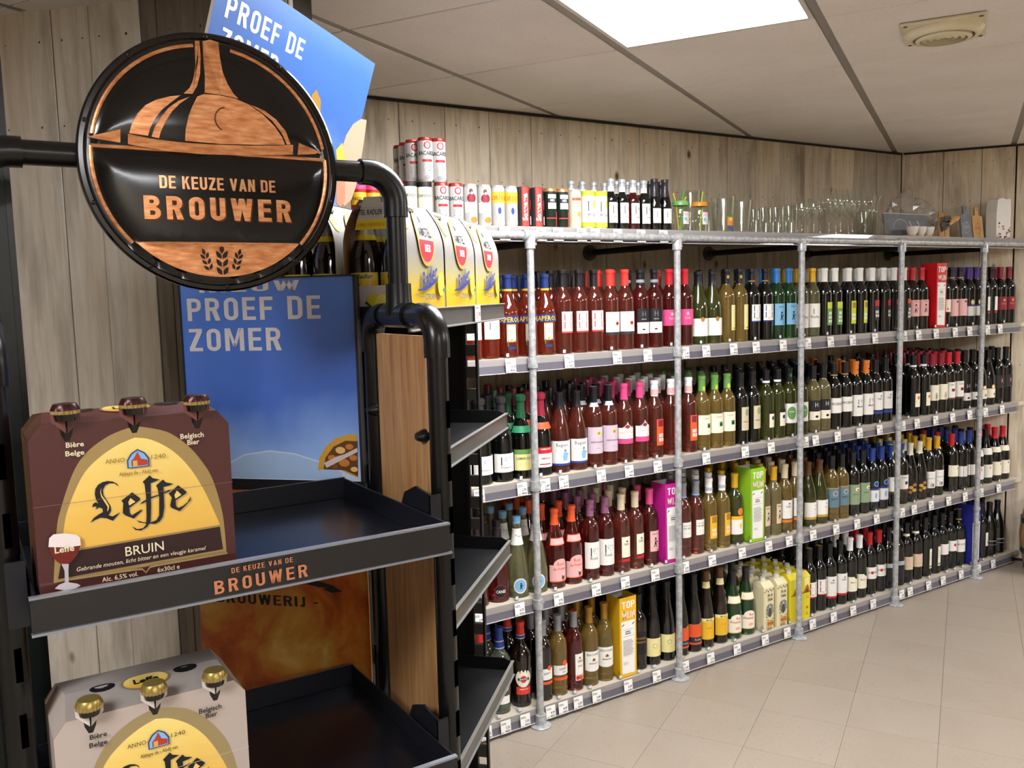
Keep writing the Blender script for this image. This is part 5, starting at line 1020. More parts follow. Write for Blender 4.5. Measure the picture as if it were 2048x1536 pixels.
COP = copper(); GLB = mat('040405', .13, spec=.6, coat=.0, name='gloss_black_enamel'); EDGE = mat('e6a878', .25, .8, name='copper_edge')  # EDGE: lighter copper, highlights of the embossed edges put into its colour
mb = smb(); n = 120; RAD_ = [.9, .885, .87, .85, .83, .8, .77, .73, .69, .64, .59, .53, .47, .41, .35, .28, .21, .14, .07]
ring = lambda f, yo: [(SCX+SR*f*cos(2*pi*i/n), yo, SCZ+SR*f*sin(2*pi*i/n)) for i in range(n)]
prof = [(1.0, YD+.006), (1.0, YD-.002), (.985, YD-.0045), (.955, YD-.0045), (.945, YD-.002)]
V = [p for f, yo in prof for p in ring(f, yo)]; V += [p for f in RAD_ for p in [(x, YD-dome(x-SCX, z-SCZ), z) for x, _, z in ring(f, 0)]]; V.append((SCX, YD-dome(0, 0), SCZ)); V += ring(1.0, YD+.006)
F = []; nr = len(prof)+len(RAD_)
for j in range(nr-1): F += [(j*n+i, j*n+(i+1) % n, (j+1)*n+(i+1) % n, (j+1)*n+i) for i in range(n)]
F += [((nr-1)*n+i, (nr-1)*n+(i+1) % n, nr*n) for i in range(n)]; F.append(tuple(nr*n+1+i for i in range(n)))
mb.add(V, [f[::-1] for f in F], GLB, True); sign = obj('sign_disc', mb, stand)
for k in range(10):
    a = radians(90+18+36*k-16); u, v = SR*.965*cos(a), SR*.965*sin(a); mb = smb()
    mb.tube([(SCX+u, YD-.0045, SCZ+v), (SCX+u, YD-.006, SCZ+v), (SCX+u, YD-.0068, SCZ+v)], [.0034, .0032, .002], mat('1c1c1e', .3, .6), 10); mb.tube([(SCX+u, YD-.0067, SCZ+v), (SCX+u, YD-.0070, SCZ+v)], .0014, mat('000000', .8), 6); obj('screw', mb, sign)
def spipe(pts, r, m=COP): mb = smb(); mb.tube([smap(.0005)(u, v, 0) for u, v in pts], r, m, 8); return mb
A = lambda f, a0, a1, k=22: [(SR*f*cos(radians(a0+(a1-a0)*i/k)), SR*f*sin(radians(a0+(a1-a0)*i/k))) for i in range(k+1)]
obj('copper_arc', spipe(A(.90, 169, 98), .0030), sign); obj('copper_arc', spipe(A(.90, 80, 11), .0030), sign)
vt = .085*SR; a0 = math.degrees(math.asin(.085/.9)); a1 = math.degrees(math.asin(-.62/.9))
obj('copper_outline', spipe(A(.9, 180-a1, 180-a0), .0030), sign)
obj('copper_outline', spipe(A(.9, a1, a0), .0030), sign)
obj('copper_outline', spipe([(-SR*.9*cos(radians(a0))+SR*1.8*cos(radians(a0))*i/10, vt) for i in range(11)], .0030), sign)
def plate(name, pts, m=COP, h=.0028, o0=0.):
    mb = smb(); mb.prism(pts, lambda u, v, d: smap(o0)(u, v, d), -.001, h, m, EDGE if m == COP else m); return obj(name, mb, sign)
seg = A(.885, 180-a1+1, 360+a1-1, 40); mb = smb(); f = smap(.0030); vc = -.62*SR; rows = 6
V = []
for i, (u, v) in enumerate(seg):
    for j in range(rows+1): V.append(f(u, v+(vc-v)*j/rows, 0))
mb.add(V, [(i*(rows+1)+j, (i+1)*(rows+1)+j, (i+1)*(rows+1)+j+1, i*(rows+1)+j+1) for i in range(len(seg)-1) for j in range(rows)], COP, True); obj('copper_foot', mb, sign)
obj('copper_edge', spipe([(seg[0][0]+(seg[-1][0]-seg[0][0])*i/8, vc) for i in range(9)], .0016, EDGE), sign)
L2 = lambda *p: [loc(*q) for q in p]
plate('pointer', L2((440, 703), (610, 668), (612, 735))); plate('pointer', L2((1655, 788), (1518, 738), (1516, 796)))
plate('kettle_band', L2((648, 692), (760, 716), (900, 734), (1060, 746), (1240, 752), (1400, 752), (1488, 748), (1490, 796), (1380, 800), (1200, 800), (1020, 794), (860, 780), (720, 758), (650, 742)), h=.004)
plate('kettle_dome', L2((655, 688), (668, 640), (695, 590), (735, 548), (790, 520), (860, 503), (915, 497), (870, 530), (820, 570), (785, 615), (762, 660), (750, 702)))
plate('kettle_dome', L2((768, 706), (785, 655), (815, 605), (855, 560), (905, 525), (960, 505), (910, 540), (870, 580), (838, 630), (815, 680), (806, 714)))
plate('kettle_dome', L2((938, 728), (940, 670), (952, 610), (972, 555), (998, 505), (1030, 492), (1110, 498), (1190, 515), (1260, 545), (1330, 595), (1390, 655), (1430, 710), (1446, 748), (1300, 748), (1120, 744)), h=.004)
plate('kettle_dome', L2((1270, 545), (1340, 575), (1400, 620), (1450, 680), (1476, 745), (1458, 747), (1430, 690), (1380, 625), (1320, 580)))
plate('kettle_neck', L2((1036, 486), (1038, 400), (1032, 300), (1034, 215), (1070, 207), (1114, 220), (1116, 300), (1128, 380), (1152, 440), (1182, 490), (1208, 516), (1120, 496)), h=.004)
plate('kettle_neck', L2((930, 488), (960, 460), (980, 415), (992, 350), (992, 280), (995, 212), (1018, 212), (1020, 300), (1014, 390), (998, 450), (975, 490)))
m_ = [(loc(1150, 622)[0]+.017*cos(radians(100+i*14)), loc(1150, 622)[1]+.017*sin(radians(100+i*14))) for i in range(11)]
mb = smb(); mb.tube([smap(.0042)(u, v, 0) for u, v in m_], .0008, mat('5a3018', .4, .5), 6); obj('kettle_hatch', mb, sign)
def emboss(t, y, h, w, m, hh=.0022, sp_=.12, s_=.17, side=None, dx=0., dz=0.):
    v, fcs = block_geo(t, sp_, s_); ww = max(p[0] for p in v)-min(p[0] for p in v); sx = w/ww; mb = smb()
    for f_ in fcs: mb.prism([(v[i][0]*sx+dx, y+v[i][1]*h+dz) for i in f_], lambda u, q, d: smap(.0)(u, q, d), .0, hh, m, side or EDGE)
    return mb
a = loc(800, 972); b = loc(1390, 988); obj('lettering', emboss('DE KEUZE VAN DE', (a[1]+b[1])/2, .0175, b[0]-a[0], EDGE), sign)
a = loc(718, 1128); b = loc(1482, 1138); c = loc(718, 1008); w_ = b[0]-a[0]
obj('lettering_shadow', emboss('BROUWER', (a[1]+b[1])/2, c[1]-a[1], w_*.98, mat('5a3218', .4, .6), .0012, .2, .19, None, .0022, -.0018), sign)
obj('lettering', emboss('BROUWER', (a[1]+b[1])/2, c[1]-a[1], w_*.98, COP, .0028, .2, .19), sign)
for cx, cz, s_, tl in ((0, 0, 1., 0), (-.0215, .0015, .72, .28), (.0215, .0015, .72, -.28)):
    mb = smb(); cu, cv = loc(1130, 1345); 
    def leaf(u, v, an, ln, wd):
        pts = [(0, 0), (wd, ln*.4), (wd*.7, ln*.75), (0, ln), (-wd*.7, ln*.75), (-wd, ln*.4)]; o = []
        for x, y in pts:
            x2, y2 = x*cos(an)-y*sin(an), x*sin(an)+y*cos(an); x3, y3 = (u+x2)*s_, (v+y2)*s_; o.append((cu+cx+x3*cos(tl)-y3*sin(tl), cv+cz+x3*sin(tl)+y3*cos(tl)))
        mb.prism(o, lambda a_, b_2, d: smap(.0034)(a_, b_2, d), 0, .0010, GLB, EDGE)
    for j in range(3):
        for sg in (-1, 1): leaf(sg*.001, -.018+j*.0115, -sg*.55, .0135, .0032)
    leaf(0, .012, 0, .014, .0034)
    obj('wheat_ear', mb, sign)

# ------------------------------------------------------------------ cartons of six abbey beers
PX0, PZ0, PW, PD, PH = -1.692, 1.259, .225, .128, .226
def lp(px, py): Q = onY(px, py, -1.50); return (Q.x-PX0, Q.z-PZ0)
def lp5(x, y): return lp(180+x/5.297, 900+y/5.297)
LEF = [[(300, 388), (262, 352), (205, 350), (160, 372), (135, 420), (140, 475), (175, 530), (215, 590), (222, 640), (195, 690), (240, 700), (320, 655), (240, 748), (170, 720), (110, 715), (50, 740), (0, 770), (40, 715), (90, 680), (135, 655), (130, 620), (95, 605), (55, 630), (70, 600), (45, 595), (20, 605), (30, 570), (60, 550), (85, 565), (60, 520), (48, 465), (55, 410), (85, 365), (130, 338), (185, 326), (240, 332), (280, 352)],
       [(330, 535), (445, 445), (530, 510), (525, 530), (415, 610), (420, 665), (440, 690), (545, 625), (550, 640), (462, 725), (370, 690), (345, 665), (350, 560)],
       [(555, 335), (630, 265), (660, 295), (735, 310), (690, 330), (640, 350), (645, 600), (640, 760), (600, 815), (540, 850), (480, 845), (440, 805), (500, 835), (560, 825), (590, 790), (597, 700), (590, 480), (575, 360)],
       [(695, 375), (770, 310), (800, 340), (880, 355), (835, 375), (775, 390), (785, 600), (770, 700), (740, 750), (690, 780), (600, 775), (520, 765), (490, 740), (560, 762), (640, 765), (700, 740), (730, 690), (730, 500), (712, 400)],
       [(520, 575), (560, 540), (640, 495), (720, 470), (860, 410), (840, 435), (740, 475), (650, 510), (560, 560)],
       [(830, 460), (930, 370), (1020, 440), (1010, 460), (905, 530), (908, 590), (930, 610), (980, 590), (1030, 550), (1065, 485), (1060, 530), (1000, 595), (945, 645), (860, 610), (845, 585), (862, 500)]]
LHOLE = [[(118, 395), (105, 440), (115, 490), (150, 545), (185, 600), (180, 650), (195, 625), (200, 590), (165, 530), (125, 480), (112, 440)], [(402, 550), (425, 505), (478, 545), (412, 585)], [(890, 475), (915, 425), (965, 470), (902, 512)]]
ARCH_O = [(107, 1166), (113, 1062), (121, 1019.5), (144.5, 949), (171.9, 906), (218.8, 871), (269.5, 851.6), (332, 863), (375, 890.6), (406, 926), (426, 961), (445, 1027), (453, 1104)]
ARCH_I = [(125, 1102), (127, 1062), (136.7, 1015.6), (164, 953), (195, 918), (234, 890.6), (269.5, 875), (301, 879), (340, 898), (375, 930), (406, 976.6), (430, 1027), (439.5, 1049)]
def smooth(P, k=5):
    o = []
    for i in range(len(P)-1):
        p0, p1, p2, p3 = P[max(i-1, 0)], P[i], P[i+1], P[min(i+2, len(P)-1)]
        for j in range(k):
            t = j/k; o.append(tuple(.5*(2*p1[c]+(p2[c]-p0[c])*t+(2*p0[c]-5*p1[c]+4*p2[c]-p3[c])*t*t+(3*p1[c]-p0[c]-3*p2[c]+p3[c])*t**3) for c in (0, 1)))
    return o+[P[-1]]
ARCH_O = smooth(ARCH_O[:7])+smooth(ARCH_O[6:])[1:]; ARCH_I = smooth(ARCH_I[:7])+smooth(ARCH_I[6:])[1:]
def abbey_pack(x, y, z, dark, label):
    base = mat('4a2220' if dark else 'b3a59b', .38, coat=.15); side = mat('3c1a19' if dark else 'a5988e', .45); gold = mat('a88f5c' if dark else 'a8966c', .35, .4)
    band = mat('2c1416' if dark else 'b3a59b', .4); yel = vgrad('abbey_yellow_%d' % dark, [(0, 'd9a23c'), (.45, 'e6b955'), (1, 'f2de84')], .4, 2, .25); ink = mat('141318', .4); cream = mat('e0d6b4', .5); txt = cream if dark else ink
    t = thing('abbey_beer_six_pack', label, 'six-pack', (x, y, z)); edge = mat('8b6f58', .8)
    c = .014; fp = [(0, 0), (PW, 0), (PW, PH-.018), (PW-c, PH), (c, PH), (0, PH-.018)]
    mb = MB(); mb.prism(fp, lambda u, v, d: (u, d, v), .0012, 0, base, edge); obj('front_panel', mb, t)
    mb = MB(); mb.prism(fp, lambda u, v, d: (u, d, v), PD, PD-.0012, side, edge); obj('rear_panel', mb, t)
    mb = MB()
    for xx in (0, PW-.0012): mb.box(xx, .0013, 0, xx+.0012, PD-.0013, PH-.020, side)
    mb.box(.0013, .0013, 0, PW-.0013, PD-.0013, .0015, side); obj('side_panel', mb, t)
    tm = mat('5a3430' if dark else '9c938c', .45)
    mb = MB(); mb.add([(c, .0005, PH), (PW-c, .0005, PH), (PW-c-.006, PD*.5, PH+.008), (c+.006, PD*.5, PH+.008), (PW-c, PD-.0005, PH), (c, PD-.0005, PH)], [(0, 1, 2, 3), (3, 2, 4, 5)], tm)
    for s_, xx in ((0, 0), (1, PW)): 
        xc = c if not s_ else PW-c; mb.add([(xx, .001, PH-.018), (xc, .001, PH), (xc+(.006 if not s_ else -.006), PD*.5, PH+.008), (xx, PD-.001, PH-.018), (xc, PD-.001, PH)], [(0, 1, 2), (0, 2, 3), (2, 4, 3)], side)
    obj('top_panel', mb, t)
    tz = lambda u, v, o: (u, v, PH+.008*(1-abs(v-PD*.5)/(PD*.5))+.0006+o)
    sh = Sheet(.0002)
    for hx in (.062, PW-.062): sh.ell(hx, PD*.46, .015, .010, ink, 8)
    sh.ell(PW/2, PD*.40, .030, .020, gold, 12); sh.ell(PW/2, PD*.40, .027, .0175, yel, 12); sh.text('Leffe', PW/2, PD*.36, .011, ink, bold=.03, res=2)
    mb = MB(); sh.put(mb, tz); obj('top_print', mb, t)
    sh = Sheet(.00012)
    sh.poly([lp(*q) for q in ARCH_O], gold); sh.poly([lp(*q) for q in ARCH_I], yel)
    sh.poly([lp(*q) for q in ((125, 1106), (439.5, 1053), (446, 1098), (116, 1158))], band)
    for P in LEF: sh.poly([(u+.0006, v-.0008) for u, v in (lp5(*q) for q in P)], cream)
    for P in LEF: sh.poly([lp5(*q) for q in P], ink)
    for P in LHOLE: sh.poly([lp5(*q) for q in P], mat('edc46a', .45))
    # crest
    a = lp(276.5, 934); w = .0125; h = .0225
    sh.poly([(a[0]-w, a[1]), (a[0]+w, a[1]), (a[0]+w, a[1]+h*.45), (a[0]+w*.6, a[1]+h*.8), (a[0], a[1]+h), (a[0]-w*.6, a[1]+h*.8), (a[0]-w, a[1]+h*.45)], mat('2b3a78', .4)); w *= .88; h *= .92
    sh.poly([(a[0]-w, a[1]+.001), (a[0]+w, a[1]+.001), (a[0]+w, a[1]+h*.45), (a[0]+w*.6, a[1]+h*.8), (a[0], a[1]+h), (a[0]-w*.6, a[1]+h*.8), (a[0]-w, a[1]+h*.45)], mat('7fb6e0', .4))
    sh.poly([(a[0]-w*.7, a[1]+.002), (a[0]+w*.95, a[1]+.002), (a[0]+w*.95, a[1]+h*.4), (a[0]+w*.3, a[1]+h*.5), (a[0], a[1]+h*.95), (a[0]-w*.45, a[1]+h*.55), (a[0]-w*.7, a[1]+h*.45)], mat('b03a2c', .4)); sh.rect(a[0]-w*.55, a[1]+.002, a[0]-.001, a[1]+h*.42, mat('d8a84a', .4))
    tx = lambda s, q, hh, ww, m, **k: sh.text(s, lp(*q)[0], lp(*q)[1], hh, m, w=ww, **k)
    brn = mat('8a6a2c' if dark else '4a3c1c', .5)
    tx('ANNO', (230, 925), .0052, .0215, brn); tx('1240', (315, 916), .0052, .0165, brn); tx('Abbaye de - Abdij van', (277, 947), .0046, .044, brn, bold=.01)
    tx('Bière', (149, 893), .0058, .019, txt, bold=.02); tx('Belge', (149, 910), .0058, .020, txt, bold=.02); tx('Belgisch', (383, 875), .0062, .028, txt, bold=.02); tx('Bier', (385, 888), .0062, .0145, txt, bold=.02)
    tx('BRUIN' if dark else 'BLOND', (289, 1104.5), .0112, .044, txt, bold=.005, res=3); tx('Gebrande mouten, licht bitter en een vleugje karamel' if dark else 'Abdijbier met een volle en fruitige smaak', (285, 1119), .0050, .147, txt, shear=.2, res=2)
    tx('Alc. 6,5% vol.', (240, 1156), .0056, .040, txt, bold=.005); tx('6x30cl e', (336, 1139), .0056, .026, txt, bold=.005)
    rule = [lp(*q) for q in ((140, 1158.7), (270, 1139), (283, 1138), (291, 1145), (299, 1134), (312, 1131), (453, 1106))]; sh.strip(rule, [(u, v+.0022) for u, v in rule], gold)
    sh.rect(.0, lp(104, 1010)[1], PW, lp(104, 1010)[1]+.0005, mat('8a5a50' if dark else 'c8beb6', .5))
    # goblet
    G = lambda *p: [lp(q[0]/2.56, 936+q[1]/2.56) for q in p]
    sh.poly(G((250, 400), (262, 440), (290, 475), (325, 495), (360, 478), (392, 440), (410, 392)), mat('6a1e14', .3)); sh.poly(G((246, 400), (250, 355), (272, 335), (330, 330), (388, 336), (408, 352), (411, 392), (340, 402)), mat('e6d9d6', .4))
    sh.poly(G((312, 486), (350, 486), (348, 520), (350, 580), (330, 582), (328, 520)), mat('b7b0b6', .3)); sh.poly(G((278, 612), (300, 592), (330, 580), (352, 580), (392, 586), (411, 596), (385, 610), (330, 622)), mat('c4bdc2', .3)); sh.text('Leffe', lp(128, 1102)[0], lp(128, 1102)[1], .0075, cream, bold=.02)
    mb = MB(); sh.put(mb, flatY(-.0004)); obj('front_print', mb, t)
    # notches with folded flaps and the caps showing through
    fl = mat('6b3a34' if dark else 'c9bfb6', .5); capm = mat('3a1a16' if dark else 'a08a4a', .3, .5); skirt = mat('b79c62', .3, .7); neck = mat('0a0606', .1, spec=.7)
    for (cx, cyp), (tx_, ty_) in (((127, 818), (133, 866)), ((262, 806), (268, 851)), ((386, 800), (394, 841))):
        a = lp(cx, cyp); b = lp(tx_, ty_); r = .0158; nz = a[1]-.004; mb = MB()
        mb.add([(b[0]-r, -.0009, nz+.002), (b[0]+r, -.0009, nz+.002), (b[0], -.0009, b[1])], [(0, 1, 2)], mat('1a1210', .8))
        mb.add([(b[0]-r, -.001, nz+.002), (b[0]-.0012, -.007, nz-.004), (b[0]-.0008, -.0035, b[1]), (b[0]-r*.98, -.001, nz-.010)], [(0, 3, 2, 1)], fl)
        mb.add([(b[0]+r, -.001, nz+.002), (b[0]+.0012, -.007, nz-.004), (b[0]+.0008, -.0035, b[1]), (b[0]+r*.98, -.001, nz-.010)], [(0, 1, 2, 3)], mat('54302c' if dark else 'b5aaa1', .5)); obj('notch_flap', mb, t)
        q = thing('beer_bottle', 'dark capped beer bottle held in the %s abbey beer carton' % ('brown' if dark else 'grey'), 'beer bottle', (x+b[0], y+.0105, z), 0, 'bottles in the %s abbey carton' % ('brown' if dark else 'grey'))
        mb = MB(); mb.lathe([(0, .003), (.008, .003), (.009, PH-.03), (.0125, PH-.012), (.013, PH-.004), (0, PH-.003)], 14, neck); obj('neck', mb, q)
        mb = MB(); cr = []
        zc = a[1]-.004
        prof = [(.0150, zc), (.0152, zc+.004), (.0140, zc+.009), (.0125, zc+.0115), (.0, zc+.013)]; n = 42; V = []; Fc = []; mb.T = Matrix.Translation((0, -.0135, -.001)); mb.lathe([(0, zc-.009), (.0115, zc-.008), (.0130, zc), (0, zc)], 14, neck)
        for j, (rr_, zz) in enumerate(prof[:4]):
            for i in range(n): k = rr_+(.0007*cos(2*pi*i*21/n) if j < 2 else 0); V.append((k*cos(2*pi*i/n), k*sin(2*pi*i/n), zz))
        V.append((0, 0, prof[4][1]))
        for j in range(3): Fc += [(j*n+i, j*n+(i+1) % n, (j+1)*n+(i+1) % n, (j+1)*n+i) for i in range(n)]
        mb.add(V, Fc[:n], skirt); mb.add(V, Fc[n:]+[(3*n+i, 3*n+(i+1) % n, 4*n) for i in range(n)], capm if dark else mat('9c8748', .3, .6), True); obj('crown_cap', mb, q)
    return t
abbey_pack(PX0, -1.50, PZ0, True, 'dark brown abbey beer carton on the upper tray of the display stand')
abbey_pack(PX0+.0015, -1.50, PZ0-.356, False, 'pale grey abbey beer carton on the lower tray of the display stand')
# tall dark side panel behind the stand
t = thing('shelf_side_panel', 'tall dark green-black shelving side panel against the wooden wall', 'side panel', (-1.80, -1.09, 0))
mb = MB(); mb.box(-.22, -.015, 0, .132, .015, 2.0, mat('0c1310', .35), .003); obj('panel', mb, t)
mb = MB(); mb.box(.125, -.02, .0, .1335, -.0155, 1.99, mat('1a1c1b', .3, .3)); obj('edge_strip', mb, t)
# ------------------------------------------------------------------ goods on the top shelf
def tx(px, Y): return x_for(px, Y, ZT+.06)
CR = .0262
def can(px, Y, z, base, ops, label, group=None, h=.145, rim='c9c9c6', dx=0.):
    x = tx(px, Y)+dx; t = thing('drink_can', label, 'can', (x, Y, z+.0003), 0, group); bm = mat(base, .3, .25, .6)
    mb = MB(); mb.lathe([(0, .003), (CR*.8, 0), (CR*.86, .003), (CR, .010), (CR, h-.012)], 22, bm); obj('body', mb, t)
    mb = MB(); mb.lathe([(CR, h-.012), (CR*.88, h-.002), (CR*.9, h), (CR*.86, h), (CR*.84, h-.004), (0, h-.004)], 22, mat(rim, .3, .5)); obj('rim', mb, t)
    sh = Sheet(.00012)
    for o in ops.split(';'):
        a = o.split(); f = [float(q)/1000 if i and q.lstrip('-').replace('.', '').isdigit() else q for i, q in enumerate(a)]
        if a[0] == 'r': sh.rect(f[1], f[2], f[3], f[4], pm(f[5], .4), .005)
        elif a[0] == 'e': sh.ell(f[1], f[2], f[3], f[4], pm(f[5], .4), 9)
        elif a[0] == 't': sh.text(a[1].replace('_', ' '), f[2], f[3], f[4], pm(f[5], .5), bold=.015, sx=.8, res=2)
        elif a[0] == 'v': sh.text(a[1], f[2], f[3], f[4], pm(f[5], .5), bold=.03, sx=float(a[6]), rot=pi/2, res=2)
        elif a[0] == 'l': sh.lines(f[1], f[2], f[3], int(float(a[4])), .006, .002, pm(f[5], .5))
    mb = MB(); sh.put(mb, cylmap(CR+.0004, radians(-18))); obj('print', mb, t)
RUM = 'e 4 118 12 13 r;e 4 118 8 9 P;t BACARDI 2 86 13 k;l -14 18 80 1 g;r -14 64 20 72 r;l -12 16 52 4 g;e 2 14 10 5 S'
OAK = 'r -83 128 83 143 k;r -40 30 40 126 C;t OAKHEART 2 92 10 k;l -16 18 112 2 a;l -12 14 76 4 a'
CAP_ = 'e 2 96 17 16 m;e 0 120 7 8 n;e 2 113 4 5 P;r -24 46 26 82 w;l -18 18 72 2 k;l -12 14 58 2 G;e 10 22 13 10 a'
GOR = 'r -83 84 83 122 y;t GORDON 0 92 17 O;e 2 56 6 12 b;l -12 14 32 3 S'
SON = 'r -12 2 14 143 R;v Sonnema 8 72 18 W 1.0;v COLA 30 82 9 R 1;r 22 10 36 40 w;r -40 2 -13 143 x'
JAK = 'r -14 70 20 122 w;r -14 92 20 108 k;t MIX 3 96 9 w;l -8 14 82 2 R;r -20 34 24 38 R;r 18 2 22 60 R'
CRM = 'r -16 104 22 114 O;e 0 72 9 9 u;e 12 54 9 9 d;e 2 34 9 9 u;l -10 14 90 1 a'
GRN = 'r -83 100 83 124 w;r -83 8 83 26 L;r -83 26 83 124 w;r -83 124 83 143 L;r -8 66 -4 104 k;t Mojito 8 48 12 g;e 22 92 10 16 L'
yc = .062
for n, (px, b, o, lb, rim) in enumerate([(819, '2a2118', OAK, 'dark can with cream label and gold lid, beside white rum cans', 'c4a45a'), (849, '2a2118', OAK, 'dark can with cream label and gold lid, beside white rum cans', 'c4a45a'),
        (883, 'd5d3d0', RUM, 'white rum can with red emblem under the stacked cans', 'b8403c'), (912, 'd5d3d0', RUM, 'white rum can with red emblem next to the silver captain cans', 'b8403c'),
        (940, 'c9c8c4', CAP_, 'silver can with red-coated captain figure', 'd0d0cc'), (968, 'c9c8c4', CAP_, 'silver can with red-coated captain figure', 'd0d0cc'), (995, 'c9c8c4', GOR, 'silver can with wide yellow band', 'd0d0cc'), (1021, 'c9c8c4', GOR, 'silver can with wide yellow band', 'd0d0cc'),
        (1047, '1c1a1c', SON, 'black and red can with upright white lettering', 'b0302c'), (1074, '1c1a1c', SON, 'black and red can with upright white lettering', 'b0302c'), (1100, '1c2a20', JAK, 'dark green can with white badge and red lines', 'c08a5a'), (1124, '1c2a20', JAK, 'dark green can with white badge and red lines', 'c08a5a'),
        (1149, 'ded3b8', CRM, 'cream coloured can with orange lettering', 'd8d4c8')]):
    can(px, yc, ZT, b, o, lb+', top shelf', lb.split(',')[0]+' on top shelf', rim=rim)
for px in (1176, 1201): can(px, yc, ZT, 'dcdcd6', GRN, 'short white and lime green can before the small bottles', 'lime green cans', .132, 'b9cf4a')
for n, (px, Y) in enumerate(((854, yc), (880, yc), (829, .12), (816, .178), (805, .236))):
    if n < 2: can(px, Y, ZT+.1455, 'd5d3d0', RUM, 'white rum can with red emblem stacked on the front cans', 'stacked rum cans in front', rim='b8403c')
    else:
        can(px, Y, ZT, 'd5d3d0', RUM, 'white rum can supporting another can behind the front row', 'lower rum cans behind', rim='b8403c')
        can(px, Y, ZT+.1455, 'd5d3d0', RUM, 'white rum can stacked in the row behind the front cans', 'stacked rum cans behind', rim='b8403c')
can(800, yc, ZT, 'd5d3d0', RUM, 'white rum can with red emblem left beside the dark cream-labelled can', None, rim='b8403c', dx=-.012)
for px in (718, 745): can(px, .07, ZT, 'b5301c', 'r -30 60 30 100 y;t PASSION 0 74 10 k;r -30 110 30 130 p', 'red and orange drink can behind the lemon beer packs', 'red cans behind the beer packs', .15, 'b0302c')
# small bottles
MINI = 'r -24 26 24 104 w;r -8 62 -5 92 k;h 8 80 8 s;t wine 2 46 8 g;s 146 168 170 w'
for nm, sh_, gl, cp, ops in (('mini_d', 'mini', 'dark', 's', MINI), ('mini_r', 'mini', 'rosed', 's', MINI), ('cham2', 'cham2', 'dark', 'x', 'r -24 30 24 88 w;r -10 52 -8 76 k;l -2 16 44 2 g')):
    KIND[nm] = dict(sh=sh_, gl=gl, cap=cp, top=None, desc='', ops=ops, name='small_wine_bottle', R=shape(sh_)[0]); proto(nm)
KIND['mini_d']['desc'] = 'small dark wine bottle with silver cap'; KIND['mini_r']['desc'] = 'small red-tinted wine bottle with silver cap'; KIND['cham2']['desc'] = 'small dark sparkling wine bottle with black foil'
xs = None
for n, (px, Y, k) in enumerate(((1222, .062, 'mini_d'), (1243, .062, 'mini_d'), (1264, .062, 'mini_r'), (1285, .062, 'mini_d'), (1143, .176, 'mini_d'), (1159, .176, 'mini_r'), (1176, .176, 'mini_d'), (1192, .176, 'mini_r'), (1208, .176, 'mini_d'), (1234, .118, 'mini_d'), (1256, .118, 'mini_d'), (1277, .118, 'mini_r'), (1309, .064, 'cham2'), (1330, .064, 'cham2'), (1300, .126, 'cham2'), (1322, .126, 'cham2'))):
    x = tx(px, Y)
    if xs is not None and abs(Y-xs[1]) < .005 and x-xs[0] < .055: x = xs[0]+.0555
    xs = (x, Y); put_bottle(k, x, Y, ZT+.0003, ' on the top shelf, '+('front' if Y < .1 else 'second row' if Y < .14 else 'behind cans'), k+' bottles '+str(int(Y*100)))
# drinking jars with straws
for px, lid, st, lb in ((1361, '6fae62', ('4fae4a', 'd8c62a', 'd8c62a'), 'clear drinking jar with green lid and straws on the top shelf'), (1399, 'd8912a', ('b4cf3a',), 'clear drinking jar with orange lid and lime straw on the top shelf')):
    Y = .075; t = thing('drinking_jar', lb, 'jar', (tx(px, Y), Y, ZT+.0003)); lm = mat(lid, .35)
    mb = MB(); mb.lathe([(0, .004), (.033, .002), (.036, .008), (.036, .085), (.033, .097), (.0305, .102), (.0305, .115)], 26, GLASS); obj('glass', mb, t)
    mb = MB(); mb.lathe([(.0335, .106), (.0335, .121), (.031, .124), (0, .124)], 26, lm); obj('lid', mb, t)
    mb = MB(); mb.tube([(.036, 0, .085), (.052, 0, .08), (.055, 0, .055), (.05, 0, .03), (.036, 0, .025)], .004, GLASS, 8); obj('handle', mb, t)
    sh = Sheet(.0001); sh.rect(-.016, .03, .016, .08, mat('d8d4dc', .5)); sh.ell(-.004, .05, .007, .007, mat('6fb0cc', .5), 7); sh.ell(.005, .042, .007, .006, mat('c8d84a', .5), 7); sh.rect(-.012, .064, .012, .074, mat('e8b6b4', .5)); mb = MB(); sh.put(mb, cylmap(.0364)); obj('sticker', mb, t)
    for k, c in enumerate(st):
        a = (.010, -.022, .022)[k]; mb = MB(); mb.tube([(a*.3, .004*k, .01), (a, .004*k, .12), (a*1.7+.002, .004*k, .168-.012*k)], .003, mat(c, .35), 8); obj('straw', mb, t)
def vessel(name, label, cat, px, Y, prof, group=None, n=26, dx=0.):
    t = obj(name, MB().lathe(prof, n, GLASS), loc=(tx(px, Y)+dx, Y, ZT+.0003), label=label, cat=cat, group=group); return t
def tumbler(R, H, fl=1.15): return [(0, .006), (R*.85, .006), (R*.9, 0), (R, .012), (R*(1+(fl-1)*.6), H*.6), (R*fl, H), (R*fl-.002, H), (R*.93, .014)]
vessel('glass_vase', 'tall clear glass vase behind the drinking jars', 'vase', 1380, .20, tumbler(.042, .185))
gv = vessel('glass_vase', 'wide flared clear glass with an orange sticker', 'vase', 1446, .085, tumbler(.041, .150, 1.3))
sh = Sheet(.0002); sh.rect(-.018, .03, .018, .066, mat('d98a3a', .5)); sh.ell(0, .055, .010, .008, mat('e8c24a', .5), 7); sh.ell(-.004, .072, .016, .007, mat('4f8a3a', .5), 7); sh.rect(-.012, .012, .014, .026, mat('3a4a9a', .5)); mb = MB(); sh.put(mb, cylmap(.0455)); obj('sticker', mb, gv)
